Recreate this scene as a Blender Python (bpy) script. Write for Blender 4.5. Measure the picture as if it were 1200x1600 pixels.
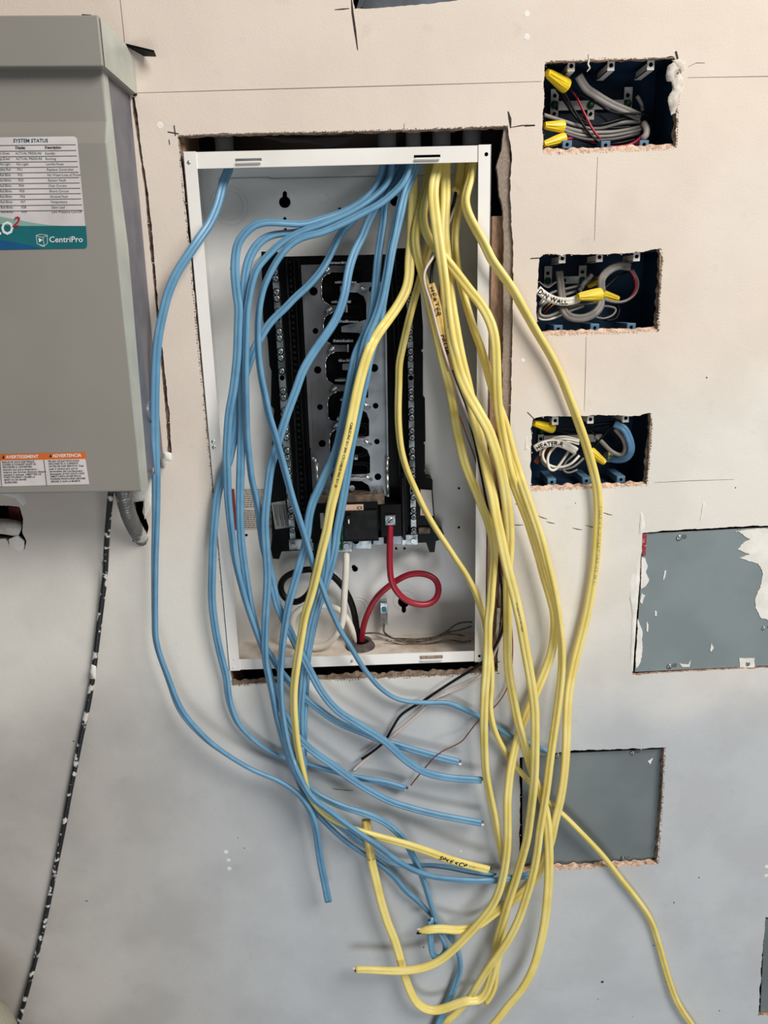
import bpy, bmesh, math, random
import numpy as np
from mathutils import Vector, Matrix, noise
from mathutils.geometry import tessellate_polygon
random.seed(7)
for o in list(bpy.data.objects): bpy.data.objects.remove(o)
SC = bpy.context.scene; COL = SC.collection
# ------------------------------------------------------------------ camera
W, H, F = 1200.0, 1600.0, 1202.0
PITCH, YAW, ROLL, DIST = 0.27848254, 0.01923648, -0.02688833, 1.0008559
fw = Vector((math.sin(YAW)*math.cos(PITCH), math.cos(YAW)*math.cos(PITCH), -math.sin(PITCH)))
rt0 = Vector((math.cos(YAW), -math.sin(YAW), 0)); up0 = rt0.cross(fw)
rt = rt0*math.cos(ROLL)+up0*math.sin(ROLL); up = -rt0*math.sin(ROLL)+up0*math.cos(ROLL)
CAM = Vector((0, -DIST, 0))
cd = bpy.data.cameras.new('camera'); cam = bpy.data.objects.new('camera', cd); COL.objects.link(cam)
m3 = Matrix((rt, up, -fw)).transposed()
cam.matrix_world = Matrix.Translation(CAM) @ m3.to_4x4()
cd.sensor_fit = 'VERTICAL'; cd.sensor_height = 36; cd.sensor_width = 27; cd.lens = 36*F/H
cd.clip_start = 0.01; SC.camera = cam
# ------------------------------------------------------------------ light
wd = bpy.data.worlds.new('world'); SC.world = wd; wd.use_nodes = True
bg = wd.node_tree.nodes['Background']; bg.inputs[0].default_value = (0.90, 0.95, 1.0, 1); bg.inputs[1].default_value = 0.16
def area(name, loc, tgt, sx, sy, power, col):
    l = bpy.data.lights.new(name, 'AREA'); l.shape = 'RECTANGLE'; l.size = sx; l.size_y = sy; l.energy = power; l.color = col
    o = bpy.data.objects.new(name, l); COL.objects.link(o); o.location = loc
    o.rotation_euler = (Vector(tgt)-Vector(loc)).to_track_quat('-Z', 'Y').to_euler(); return o
area('window_daylight', (1.45, -1.7, 1.6), (0.0, 0, -0.2), 1.2, 1.2, 90, (1.0, 0.965, 0.915))
area('low_daylight', (0.3, -1.9, -1.5), (0.1, 0, -0.7), 1.0, 0.6, 12, (0.90, 0.95, 1.0))
SC.view_settings.view_transform = 'Standard'; SC.view_settings.look = 'None'
SC.view_settings.gamma = 1; SC.view_settings.use_curve_mapping = False; SC.view_settings.exposure = 0.0
# ------------------------------------------------------------------ helpers
def ray(px, py): return fw + rt*((px-600)/F) - up*((py-800)/F)
def P(px, py, y=0.0):
    d = ray(px, py); return CAM + d*((y-CAM.y)/d.y)
def PZ(px, py, z):
    d = ray(px, py); return CAM + d*((z-CAM.z)/d.z)
def S(c):
    return tuple((v/12.92 if v <= .04045 else ((v+.055)/1.055)**2.4) for v in [q/255 for q in c])
MATS = {}
def mat(name, c, rough=.5, metal=0.0, c2=None, scale=20, bump=0.0, bscale=200, lo=.4, hi=.6, spec=None, stretch=None):
    if name in MATS: return MATS[name]
    m = bpy.data.materials.new(name); m.use_nodes = True; nt = m.node_tree; b = nt.nodes['Principled BSDF']
    b.inputs['Base Color'].default_value = (*S(c), 1); b.inputs['Roughness'].default_value = rough; b.inputs['Metallic'].default_value = metal
    if spec is not None: b.inputs['Specular IOR Level'].default_value = spec
    tc = nt.nodes.new('ShaderNodeTexCoord'); src = tc.outputs['Object']
    if stretch:
        mp = nt.nodes.new('ShaderNodeMapping'); mp.inputs['Scale'].default_value = stretch
        nt.links.new(src, mp.inputs[0]); src = mp.outputs[0]
    if c2 is None: c2 = tuple(v*.9 for v in c); lo, hi = .35, .65
    n = nt.nodes.new('ShaderNodeTexNoise'); n.inputs['Scale'].default_value = scale; n.inputs['Detail'].default_value = 5
    nt.links.new(src, n.inputs['Vector'])
    r = nt.nodes.new('ShaderNodeValToRGB'); r.color_ramp.elements[0].position = lo; r.color_ramp.elements[1].position = hi
    r.color_ramp.elements[0].color = (*S(c), 1); r.color_ramp.elements[1].color = (*S(c2), 1)
    nt.links.new(n.outputs['Fac'], r.inputs[0]); nt.links.new(r.outputs[0], b.inputs['Base Color'])
    if bump:
        n2 = nt.nodes.new('ShaderNodeTexNoise'); n2.inputs['Scale'].default_value = bscale; n2.inputs['Detail'].default_value = 3
        nt.links.new(src, n2.inputs['Vector'])
        bp = nt.nodes.new('ShaderNodeBump'); bp.inputs['Strength'].default_value = bump; bp.inputs['Distance'].default_value = 0.001
        nt.links.new(n2.outputs['Fac'], bp.inputs['Height']); nt.links.new(bp.outputs[0], b.inputs['Normal'])
    MATS[name] = m; return m
def link(name, me, m=None, parent=None, smooth=False):
    o = bpy.data.objects.new(name, me); COL.objects.link(o)
    if m and not me.materials: me.materials.append(m)
    if parent: o.parent = parent
    if smooth: me.polygons.foreach_set('use_smooth', [True]*len(me.polygons))
    return o
class MB:
    def __init__(s): s.v = []; s.f = []
    def add(s, vs, fs):
        n = len(s.v); s.v += [tuple(v) for v in vs]; s.f += [tuple(i+n for i in f) for f in fs]; return s
    def box(s, x0, x1, y0, y1, z0, z1):
        if x0 > x1: x0, x1 = x1, x0
        if y0 > y1: y0, y1 = y1, y0
        if z0 > z1: z0, z1 = z1, z0
        return s.add([(x0,y0,z0),(x1,y0,z0),(x1,y1,z0),(x0,y1,z0),(x0,y0,z1),(x1,y0,z1),(x1,y1,z1),(x0,y1,z1)],
                     [(0,3,2,1),(4,5,6,7),(0,1,5,4),(1,2,6,5),(2,3,7,6),(3,0,4,7)])
    def prism(s, pts, y0, y1):   # pts: list of (x,z); y0 nearer the camera
        if sum(pts[i][0]*pts[(i+1)%len(pts)][1]-pts[(i+1)%len(pts)][0]*pts[i][1] for i in range(len(pts))) < 0: pts = pts[::-1]
        n = len(pts); tri = tessellate_polygon([[Vector((p[0], p[1], 0)) for p in pts]])
        vs = [(p[0], y0, p[1]) for p in pts]+[(p[0], y1, p[1]) for p in pts]
        fs = []
        for t in tri:
            a, b, c = t; A, B, C = pts[a], pts[b], pts[c]
            if (B[0]-A[0])*(C[1]-A[1])-(B[1]-A[1])*(C[0]-A[0]) < 0: a, b, c = c, b, a
            fs += [(a, b, c), (c+n, b+n, a+n)]
        fs += [(i, i+n, (i+1) % n+n, (i+1) % n) for i in range(n)]
        return s.add(vs, fs)
    def cyl(s, a, b, r, n=16, r2=None):
        a, b = Vector(a), Vector(b); r2 = r if r2 is None else r2; d = (b-a).normalized()
        u = d.orthogonal().normalized(); w = d.cross(u); vs = []
        for q, rr in ((a, r), (b, r2)): vs += [q+(u*math.cos(2*math.pi*i/n)+w*math.sin(2*math.pi*i/n))*rr for i in range(n)]
        fs = [(i, (i+1) % n, (i+1) % n+n, i+n) for i in range(n)]+[tuple(range(n))[::-1], tuple(range(n, 2*n))]
        return s.add(vs, fs)
    def lathe(s, c, axis, prof, n=24):   # prof: (r, h)
        c = Vector(c); d = Vector(axis).normalized(); u = d.orthogonal().normalized(); w = d.cross(u); k = len(prof)
        vs = [c+d*h+(u*math.cos(2*math.pi*i/n)+w*math.sin(2*math.pi*i/n))*r for i in range(n) for r, h in prof]
        fs = [(i*k+j, ((i+1) % n)*k+j, ((i+1) % n)*k+j+1, i*k+j+1) for i in range(n) for j in range(k-1)]
        return s.add(vs, fs)
    def mesh(s, name, bevel=0):
        me = bpy.data.meshes.new(name); me.from_pydata(s.v, [], s.f)
        bm = bmesh.new(); bm.from_mesh(me)
        if bevel:
            ed = [e for e in bm.edges if len(e.link_faces) == 2 and e.calc_face_angle(0) > .6]
            bmesh.ops.bevel(bm, geom=ed, offset=bevel, segments=2, affect='EDGES', profile=.5)
        bmesh.ops.recalc_face_normals(bm, faces=bm.faces); bm.to_mesh(me); bm.free(); return me
    def put(s, name, m, parent=None, bevel=0, smooth=False): return link(name, s.mesh(name, bevel), m, parent, smooth)
def tag(o, label=None, cat=None, group=None, kind=None):
    for k, v in (('label', label), ('category', cat), ('group', group), ('kind', kind)):
        if v: o[k] = v
    return o
def empty(name, loc, label=None, cat=None, group=None, ry=0):
    o = bpy.data.objects.new(name, None); COL.objects.link(o); o.location = loc; o.rotation_euler = (0, ry, 0)
    o.empty_display_size = .02; return tag(o, label, cat, group)
def keep(child, parent):
    # parent a world-space mesh under a placed empty
    child.parent = parent; child.matrix_parent_inverse = (Matrix.Translation(parent.location) @ parent.rotation_euler.to_matrix().to_4x4()).inverted(); return child
def xz(px, py, y): p = P(px, py, y); return (p.x, p.z)
def poly(pts, y): return [xz(a, b, y) for a, b in pts]
# ---- text as mesh
def text_verts(s, bold=0.0):
    c = bpy.data.curves.new('t', 'FONT'); c.body = s; c.size = 1.0; c.offset = bold; c.resolution_u = 2
    o = bpy.data.objects.new('t', c); COL.objects.link(o)
    dg = bpy.context.evaluated_depsgraph_get(); me = bpy.data.meshes.new_from_object(o.evaluated_get(dg))
    vs = [(v.co.x, v.co.y) for v in me.vertices]; fs = [tuple(p.vertices) for p in me.polygons]
    bpy.data.objects.remove(o); bpy.data.curves.remove(c); bpy.data.meshes.remove(me)
    return vs, fs
def text_px(mb, s, px, py, hpx, y, wpx=None, bold=0.0, anchor='L', slope=-0.025, xs=1.0, tilt=0.0):
    vs, fs = text_verts(s, bold)
    if not vs: return mb
    w = max(v[0] for v in vs); k = hpx/.7; kx = (wpx/w) if wpx else k*xs
    x0 = px-(kx*w if anchor == 'R' else kx*w/2 if anchor == 'C' else 0)
    return mb.add([P(x0+v[0]*kx+tilt*v[1]*k, py-v[1]*k+slope*(v[0]*kx), y) for v in vs], fs)
def flat_px(mb, pts, y): 
    return mb.add([P(a, b, y) for a, b in pts], [tuple(range(len(pts)))])
# ------------------------------------------------------------------ materials
M_blue = mat('blue_jacket', (106, 154, 184), .36, c2=(94, 142, 174), scale=30)
M_yel = mat('yellow_jacket', (240, 220, 134), .38, c2=(232, 209, 114), scale=25)
M_dirty = mat('dirty_yellow_jacket', (214, 184, 104), .42, c2=(176, 146, 82), scale=40)
M_red = mat('red_insulation', (158, 24, 46), .38)
M_blk = mat('black_insulation', (12, 12, 13), .42, spec=.2)
M_wht = mat('white_insulation', (232, 226, 214), .45, c2=(214, 206, 192))
M_gry = mat('grey_white_insulation', (140, 134, 127), .5, c2=(112, 107, 102))
M_cop = mat('bare_copper', (150, 88, 58), .35, metal=.8)
M_tin = mat('tinned_strands', (140, 128, 112), .35, metal=.7, c2=(90, 80, 66), scale=300)
M_enam = mat('white_enamel', (240, 236, 230), .38, c2=(230, 225, 218), scale=8)
M_inn = mat('inner_enamel', (224, 224, 222), .36, c2=(212, 210, 206), scale=7, bump=.05, bscale=60)
M_floor = mat('dusty_enamel', (224, 214, 202), .7, c2=(186, 164, 144), scale=26, lo=.45, hi=.7, bump=.3, bscale=400)
M_black = mat('black_plastic', (7, 7, 8), .35, c2=(12, 12, 13), scale=60, spec=.12)
M_black2 = mat('black_moulded_plastic', (13, 13, 14), .45, c2=(24, 24, 24), scale=90, spec=.18)
M_zinc = mat('zinc_plated_steel', (190, 196, 198), .32, metal=.9, c2=(110, 116, 118), scale=60)
M_bus = mat('tin_plated_bus', (166, 172, 176), .4, metal=.8, c2=(146, 150, 154), scale=30)
M_busd = mat('dark_bus_steel', (118, 120, 124), .42, metal=.85, c2=(104, 102, 102), scale=24)
M_brt = mat('bright_steel', (220, 222, 220), .25, metal=.9, c2=(190, 190, 188), scale=200)
M_hole = mat('open_dark_hole', (4, 4, 5), .95, spec=0.0)
M_line = mat('black_print', (24, 24, 26), .7)
M_ink = mat('marker_ink', (20, 14, 12), .6)
M_inkr = mat('brown_marker_ink', (70, 26, 14), .6)
M_pencil = mat('pencil_graphite', (146, 136, 128), .8)
M_crack = mat('torn_dark_slit', (66, 52, 44), .9, c2=(40, 32, 28), scale=200)
M_gyp = mat('broken_gypsum', (214, 178, 152), .9, c2=(120, 92, 78), scale=180, lo=.35, hi=.68, bump=.8, bscale=500)
M_gypd = mat('old_gypsum_edge', (176, 154, 136), .9, c2=(112, 94, 82), scale=160, lo=.35, hi=.65, bump=.8, bscale=500)
M_crumb = mat('gypsum_crumbs', (238, 214, 188), .9, c2=(196, 160, 132), scale=250)
M_putty = mat('white_putty', (236, 232, 224), .8, c2=(224, 219, 210), scale=40, bump=.3, bscale=150)
M_box = mat('blue_box_plastic', (30, 54, 78), .4, c2=(24, 42, 62), scale=20, spec=.25)
M_boxt = mat('blue_box_plastic_light', (86, 120, 148), .45)
M_nut = mat('yellow_nut_plastic', (248, 214, 40), .4)
M_grn = mat('green_screw', (22, 92, 50), .35, metal=.3)
M_pvc = mat('grey_pvc', (130, 132, 134), .5)
M_pump = mat('grey_painted_steel', (148, 143, 135), .36, c2=(143, 138, 130), scale=5)
M_side = mat('pale_painted_steel', (186, 190, 180), .36)
M_heat = mat('dark_side_plate', (92, 93, 104), .4, c2=(104, 104, 112), scale=30)
M_wood = mat('pine_stud', (196, 156, 126), .8, c2=(146, 112, 88), scale=40, stretch=(60, 20, 3), bump=.5, bscale=80)
M_cav = mat('cavity_board', (66, 54, 48), .9)
M_plate = mat('grey_cover_plate', (132, 142, 143), .42, c2=(122, 133, 135), scale=9, bump=.05, bscale=60)
M_plated = mat('dark_grey_cover_plate', (112, 121, 122), .42, c2=(102, 111, 113), scale=9)
M_paper = mat('torn_paper', (220, 212, 202), .85, c2=(186, 176, 164), scale=90, bump=.8, bscale=150)
M_lab = mat('label_white', (216, 208, 206), .45)
M_lab2 = mat('label_silver', (150, 148, 146), .4, metal=.3)
M_teal = mat('label_teal', (20, 106, 112), .45)
M_tealp = mat('label_pale_green', (140, 176, 166), .45)
M_navy = mat('label_blue', (18, 84, 130), .45)
M_tdark = mat('label_dark_teal_ink', (22, 78, 96), .5)
M_red2 = mat('label_red_ink', (176, 28, 48), .5)
M_org = mat('label_orange', (216, 106, 38), .45)
M_white = mat('label_white_ink', (236, 236, 232), .5)
M_brn = mat('grimy_brown_ledge', (110, 92, 74), .6, c2=(60, 50, 42), scale=90)
M_tan = mat('tan_label', (206, 172, 148), .6)
M_plas = mat('plastered_cable', (24, 25, 28), .45, c2=(212, 206, 198), scale=85, lo=.555, hi=.59, bump=.6, bscale=160)
M_cond = mat('dusty_galvanised_conduit', (120, 120, 116), .45, metal=.5, c2=(214, 210, 202), scale=55, lo=.55, hi=.62)
M_pail = mat('dusty_pail_plastic', (150, 145, 130), .6, c2=(180, 172, 152), scale=40, stretch=(30, 30, 4))
# ------------------------------------------------------------------ wall
def wall_mat():
    m = bpy.data.materials.new('drywall_paper'); m.use_nodes = True; nt = m.node_tree; L = nt.links.new; b = nt.nodes['Principled BSDF']
    b.inputs['Roughness'].default_value = .88; b.inputs['Specular IOR Level'].default_value = .25
    N = nt.nodes.new; tc = N('ShaderNodeTexCoord'); sp = N('ShaderNodeSeparateXYZ'); L(tc.outputs['Object'], sp.inputs[0])
    def noi(sc, det=4, vec=None):
        n = N('ShaderNodeTexNoise'); n.inputs['Scale'].default_value = sc; n.inputs['Detail'].default_value = det; L(tc.outputs['Object'] if vec is None else vec, n.inputs['Vector']); return n.outputs['Fac']
    def mth(op, a, c=None, d=None):
        n = N('ShaderNodeMath'); n.operation = op
        for i, v in enumerate((a, c, d)):
            if v is None: continue
            if isinstance(v, (int, float)): n.inputs[i].default_value = v
            else: L(v, n.inputs[i])
        return n.outputs[0]
    def step(v, a, c):
        n = N('ShaderNodeMapRange'); n.interpolation_type = 'SMOOTHSTEP'; L(v, n.inputs[0]); n.inputs[1].default_value = a; n.inputs[2].default_value = c; return n.outputs[0]
    def mix(f, a, c):
        n = N('ShaderNodeMix'); n.data_type = 'RGBA'
        if isinstance(f, float): n.inputs[0].default_value = f
        else: L(f, n.inputs[0])
        for i, v in ((6, a), (7, c)):
            if isinstance(v, tuple): n.inputs[i].default_value = (*S(v), 1)
            else: L(v, n.inputs[i])
        return n.outputs[2]
    n1 = noi(3.2); n2 = noi(9); n3 = noi(30, 6)
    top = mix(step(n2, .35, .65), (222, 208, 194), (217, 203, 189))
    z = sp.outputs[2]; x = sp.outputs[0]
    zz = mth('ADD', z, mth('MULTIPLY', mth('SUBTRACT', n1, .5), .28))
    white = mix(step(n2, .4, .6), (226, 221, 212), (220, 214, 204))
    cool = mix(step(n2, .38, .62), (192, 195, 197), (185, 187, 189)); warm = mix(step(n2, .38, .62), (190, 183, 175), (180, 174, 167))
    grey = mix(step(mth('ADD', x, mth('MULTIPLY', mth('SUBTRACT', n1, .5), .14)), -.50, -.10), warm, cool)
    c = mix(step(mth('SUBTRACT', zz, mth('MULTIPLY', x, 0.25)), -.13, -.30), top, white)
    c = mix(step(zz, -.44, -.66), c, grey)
    # sanded joint compound patches
    c = mix(mth('MULTIPLY', step(n1, .54, .66), .2), c, (226, 222, 214))
    c = mix(mth('MULTIPLY', step(noi(5.5, 5), .60, .74), .12), c, (160, 152, 146))
    c = mix(mth('MULTIPLY', step(n3, .62, .74), .10), c, (140, 130, 124))
    L(c, b.inputs['Base Color'])
    bp = N('ShaderNodeBump'); bp.inputs['Strength'].default_value = .4; bp.inputs['Distance'].default_value = .0012
    h = mth('ADD', mth('MULTIPLY', noi(420, 3), .5), mth('MULTIPLY', noi(60, 4), .6)); L(h, bp.inputs['Height']); L(bp.outputs[0], b.inputs['Normal'])
    return m
M_wall = wall_mat()
T = .0127
def ragged(pts, amp=1.0, step=4.0, seed=0, big=.06):
    rnd = random.Random(seed); out = []
    for i, (a, b) in enumerate(pts):
        c, d = pts[(i+1) % len(pts)]; L = math.hypot(c-a, d-b); n = max(1, int(L/step))
        nx, ny = (d-b)/max(L, 1e-6), -(c-a)/max(L, 1e-6)
        for k in range(n):
            t = k/n; q = Vector(((a+(c-a)*t)*.07, (b+(d-b)*t)*.07, seed*3.1)); o = (noise.noise(q)*1.6+rnd.uniform(-1, 1)*.35)*amp*(.25 if k == 0 else 1)
            if rnd.random() < big: o *= 2.2
            out.append((a+(c-a)*t+nx*o, b+(d-b)*t+ny*o))
    return out
HOLES = {
 'panel': ([(278, 213), (330, 209), (430, 207), (520, 206), (640, 203), (720, 200), (793, 196), (800, 240), (797, 300), (802, 400), (801, 500), (799, 600), (797, 690), (795, 800), (790, 900), (785, 960), (778, 1020), (778, 1050), (700, 1055), (600, 1059), (480, 1063), (363, 1071), (357, 1020), (346, 900), (326.5, 700), (310.5, 540), (298, 400), (286, 280)], .8),
 'box_a': ([(851, 100), (862, 94), (930, 93), (1000, 92), (1052, 88), (1060, 100), (1059, 150), (1056, 231), (1000, 234), (930, 237), (850, 240), (847, 200), (850, 150)], 1.3),
 'box_b': ([(842, 403), (850, 397), (920, 398), (990, 395), (1031, 388), (1035, 410), (1031, 470), (1028, 517), (960, 520), (900, 522), (840, 523), (838, 480)], 1.3),
 'box_c': ([(833, 655), (845, 651), (930, 649), (1000, 649), (1016, 645), (1018, 670), (1014, 720), (1011, 757), (950, 761), (880, 763), (830, 766), (829, 700)], 1.2),
 'plate_a': ([(1004, 833), (1040, 829), (1100, 826), (1170, 822), (1290, 818), (1290, 1040), (1160, 1045), (1060, 1050), (988, 1054), (993, 980), (1000, 900)], .7),
 'plate_b': ([(812, 1184), (850, 1180), (897, 1172), (960, 1171), (1038, 1168), (1036, 1230), (1031, 1290), (1027, 1350), (980, 1353), (900, 1357), (811, 1361), (812, 1280)], .8),
 'plate_c': ([(1196, 1433), (1300, 1427), (1300, 1582), (1184, 1587), (1190, 1510)], 1.0),
 'top': ([(554, 14), (600, 12), (650, 8), (712, 1), (745, -5), (745, -80), (548, -80), (549, -20)], .8),
 'left': ([(-60, 786), (13, 790), (30, 792), (36, 810), (35, 832), (41, 845), (39, 858), (27, 861), (16, 854), (9, 842), (-60, 842)], .8),
 'conduit': ([(208, 784), (224, 783), (223, 800), (229, 812), (232, 825), (229, 843), (218, 850), (207, 846), (209, 820)], .8),
 'slot': ([(206, 152), (210, 152), (215.5, 187), (221, 235), (232, 305), (238, 366), (245, 453), (250, 510), (257, 576), (265, 650), (268, 714), (263, 712), (259, 650), (252, 576), (246, 510), (241, 453), (232, 366), (227, 305), (217, 235), (210, 187)], .8),
}
wallo = empty('wall_back', (0, 0, 0)); wallo['kind'] = 'structure'
def build_wall():
    outer = [(-1.3, -1.7), (1.3, -1.7), (1.3, 1.0), (-1.3, 1.0)]
    loops = {k: [xz(a, b, 0) for a, b in ragged(p, amp, 3.5, seed=i, big=0 if k == 'slot' else .06)] for i, (k, (p, amp)) in enumerate(HOLES.items())}
    allp = [outer]+list(loops.values()); flat = [p for l in allp for p in l]
    tris = tessellate_polygon([[Vector((p[0], p[1], 0)) for p in l] for l in allp])
    mb = MB(); fs = []
    for a, b, c in tris:
        A, B, C = flat[a], flat[b], flat[c]
        if (B[0]-A[0])*(C[1]-A[1])-(B[1]-A[1])*(C[0]-A[0]) < 0: a, b, c = c, b, a
        fs.append((a, b, c))
    me = bpy.data.meshes.new('drywall_sheet'); me.from_pydata([(p[0], 0, p[1]) for p in flat], [], fs)
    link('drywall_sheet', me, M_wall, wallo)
    for i, (k, l) in enumerate(loops.items()):
        n = len(l); cx = sum(p[0] for p in l)/n; cz = sum(p[1] for p in l)/n; vs = []; R = 6
        for j in range(R):
            y = T*j/(R-1)
            for q, p in enumerate(l):
                s = 0 if j == 0 else noise.noise(Vector((p[0]*120, y*200+i, p[1]*120)))*.0013-.0002*j
                dx, dz = cx-p[0], cz-p[1]; dl = math.hypot(dx, dz); vs.append((p[0]+dx/dl*s, y, p[1]+dz/dl*s))
        fs = [(j*n+q, j*n+(q+1) % n, (j+1)*n+(q+1) % n, (j+1)*n+q) for j in range(R-1) for q in range(n)]
        me = bpy.data.meshes.new('cut_edge'); me.from_pydata(vs, [], fs)
        bm = bmesh.new(); bm.from_mesh(me); bmesh.ops.recalc_face_normals(bm, faces=bm.faces); bm.to_mesh(me); bm.free()
        link('cut_edge', me, M_gypd if k in ('slot', 'left', 'conduit', 'top', 'panel') else M_gyp, wallo)
    # crumbs of gypsum and paper fuzz along the cut lips
    mb = MB(); rnd = random.Random(3)
    def crumb(x, z, r, y):
        vs = []; 
        for d in ((1,0,0),(-1,0,0),(0,1,0),(0,-1,0),(0,0,1),(0,0,-1)):
            k = r*rnd.uniform(.5, 1.4); vs.append((x+d[0]*k*1.5, y+d[1]*k*.8, z+d[2]*k))
        mb.add(vs, [(0,2,4),(2,1,4),(1,3,4),(3,0,4),(2,0,5),(1,2,5),(3,1,5),(0,3,5)])
    for k, l in loops.items():
        zmin = min(p[1] for p in l); zmax = max(p[1] for p in l)
        for p in l:
            bottom = p[1] < zmin+.012
            if k in ('plate_a', 'left', 'conduit', 'top', 'panel', 'slot') and rnd.random() < .88: continue
            if rnd.random() < .35: continue
            dens = 3 if (bottom and k in ('box_a', 'box_b', 'box_c', 'plate_b')) else (1 if rnd.random() < .55 else 0)
            for _ in range(dens):
                crumb(p[0]+rnd.uniform(-.002, .002), p[1]+rnd.uniform(-.0012, .0022 if bottom else .0012), rnd.uniform(.0004, .0013 if bottom else .0009), rnd.uniform(-.0006, .006 if bottom else .002))
    o = mb.put('gypsum_crumbs', M_crumb, wallo); o['kind'] = 'stuff'
build_wall()
def strip_px(name, pts, wpx, m, y=-.0004, parent=wallo, th=.0004):
    mb = MB(); q = [P(a, b, y) for a, b in pts]; w = wpx*.00038
    for i in range(len(q)-1):
        a, b = q[i], q[i+1]; d = (b-a).normalized(); n = Vector((-d.z, 0, d.x))*w
        wa = .35 if (i == 0 and len(q) > 2) else 1; wb = .35 if (i == len(q)-2 and len(q) > 2) else 1
        v = [a+n*wa, a-n*wa, b-n*wb, b+n*wb]; mb.add(v+[p+Vector((0, th, 0)) for p in v], [(0,1,2,3),(4,7,6,5),(0,4,5,1),(1,5,6,2),(2,6,7,3),(3,7,4,0)])
    return mb.put(name, m, parent)
for pts in ([(215, 145), (420, 139), (640, 133), (846, 127)], [(1075, 121), (1200, 119), (1260, 118)], [(186, -20), (195, 68)], [(934, 245), (931, 320), (929, 376)],
            [(916, 526), (915, 580), (913, 642)], [(1022, 754), (1080, 751), (1147, 749)], [(1076, 104), (1088, 98), (1102, 98)], [(632, 193), (631, 205)]):
    strip_px('pencil_line', pts, .8, M_pencil)
for pts, w in (([(549, -5), (551, 20), (555, 48), (559, 78)], 3.2), ([(523, 15), (536, 14), (546, 13)], 1.6), ([(794, 174), (797, 186), (798, 200)], 4.5), ([(798, 199), (815, 196), (836, 195)], 1.6),
               ([(272, 196), (274, 212)], 1.6), ([(262, 206), (279, 209)], 1.5), ([(264, 218), (265, 226)], 1.2), ([(1056, 80), (1059, 92)], 3), ([(820, 197), (836, 196)], 1.2),
               ([(824, 644), (836, 656)], 1.2), ([(829, 404), (842, 403)], 1.5), ([(1210, 770), (1226, 790)], 1.2)):
    strip_px('overcut_slit', pts, w, M_crack)
for a, b, c, d in ((805, 787, 811, 788), (801, 820, 818, 820), (841, 806, 855, 811), (854, 815, 867, 818), (895, 825, 910, 828), (915, 821, 930, 824), (943, 801, 957, 805), (519, 1232, 534, 1234), (534, 1234, 552, 1235), (787, 196, 790, 198),
                   (1012, 1052, 1018, 1048), (776, 1034, 782, 1034), (776, 1052, 781, 1052), (133, 1407, 138, 1408), (822, 195, 836, 196), (700, 205, 712, 206)):
    strip_px('scratch', [(a, b), ((a+c)/2, (b+d)/2+.5), (c, d)], 1.3, M_crack)
for a, b, r in ((823, 22, 5), (823, 58, 5.5), (250, 196, 6), (817, 563, 4), (353, 1331, 5), (357, 1344, 5), (358, 1357, 5.5), (720, 1330, 2.5), (1198, 1354, 5), (1197, 1368, 5)):
    MB().lathe(P(a, b, .0004), (0, -1, 0), [(0, .0008), (r*.00055, .0007), (r*.0008, 0)], 14).put('putty_spot', M_putty, wallo)
for a, b, r in ((1092, 1371, 2), (1053, 1410, 2.2), (941, 1534, 4.2), (899, 786, 1.3), (1104, 590, 1.8), (1149, 762, 1.6), (934, 1561, 1.5), (988, 1588, 1.2), (1021, 1477, 2), (1040, 1534, 1.5), (662, 1480, 2.2), (115, 1158, 2), (1124, 1579, 2), (372, 1309, 1.5), (382, 1325, 1.5)):
    MB().lathe(P(a, b, .0003), (0, -1, 0), [(0, .0006), (r*.0006, .0004), (r*.00075, 0)], 7).put('dark_chip', M_crack, wallo)
def lip(name, pts, wpx, m, seed, y1=.007):
    q = ragged(pts+[pts[-1]], .5, 2.2, seed, .1); q = [p for p in q if True]; n = len(q); mb = MB(); vs = []
    for i, p in enumerate(q):
        a_, b_ = q[max(i-1, 0)], q[min(i+1, n-1)]; L = math.hypot(b_[0]-a_[0], b_[1]-a_[1]) or 1; nx, ny = (b_[1]-a_[1])/L, -(b_[0]-a_[0])/L
        for k in range(5):
            f = k/4; w = wpx*f*(1+.45*noise.noise(Vector((i*.22, seed, k*.9)))) if k else -.8
            y = .0002+y1*f**1.3-.0016*abs(noise.noise(Vector((i*.5, k*1.7, seed))))-(.0008 if k == 1 else 0); vs.append(P(p[0]+nx*w, p[1]+ny*w, y))
    fs = [(i*5+k, (i+1)*5+k, (i+1)*5+k+1, i*5+k+1) for i in range(n-1) for k in range(4)]
    mb.add(vs, fs); return mb.put(name, m, wallo)
# the normal points into the hole when the path runs left to right along a bottom edge
M_lip = mat('pink_gypsum_lip', (236, 206, 182), .92, c2=(176, 140, 118), scale=140, lo=.35, hi=.7, bump=.9, bscale=500)
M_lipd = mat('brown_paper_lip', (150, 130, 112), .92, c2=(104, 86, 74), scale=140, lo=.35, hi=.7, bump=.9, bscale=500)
lip('broken_lip', [(850, 241), (900, 239), (950, 237), (1000, 235), (1057, 232)], 8, M_lip, 1)
lip('broken_lip', [(839, 524), (900, 523), (960, 521), (1029, 518)], 7, M_lip, 2)
lip('broken_lip', [(829, 767), (880, 764), (950, 762), (1012, 758)], 7, M_lip, 3)
lip('broken_lip', [(811, 1362), (900, 1358), (980, 1354), (1028, 1351)], 9, M_lip, 4, .008)
lip('broken_lip', [(363, 1072), (480, 1064), (600, 1060), (700, 1056), (778, 1051)], 10, M_lipd, 5, .010)
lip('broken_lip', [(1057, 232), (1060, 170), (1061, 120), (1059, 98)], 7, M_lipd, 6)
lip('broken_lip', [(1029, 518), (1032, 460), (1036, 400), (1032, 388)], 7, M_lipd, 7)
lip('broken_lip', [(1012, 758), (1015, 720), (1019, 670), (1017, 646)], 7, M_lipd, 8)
lip('broken_lip', [(1028, 1351), (1033, 1290), (1037, 1230), (1039, 1168)], 5, M_lipd, 9)
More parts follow.
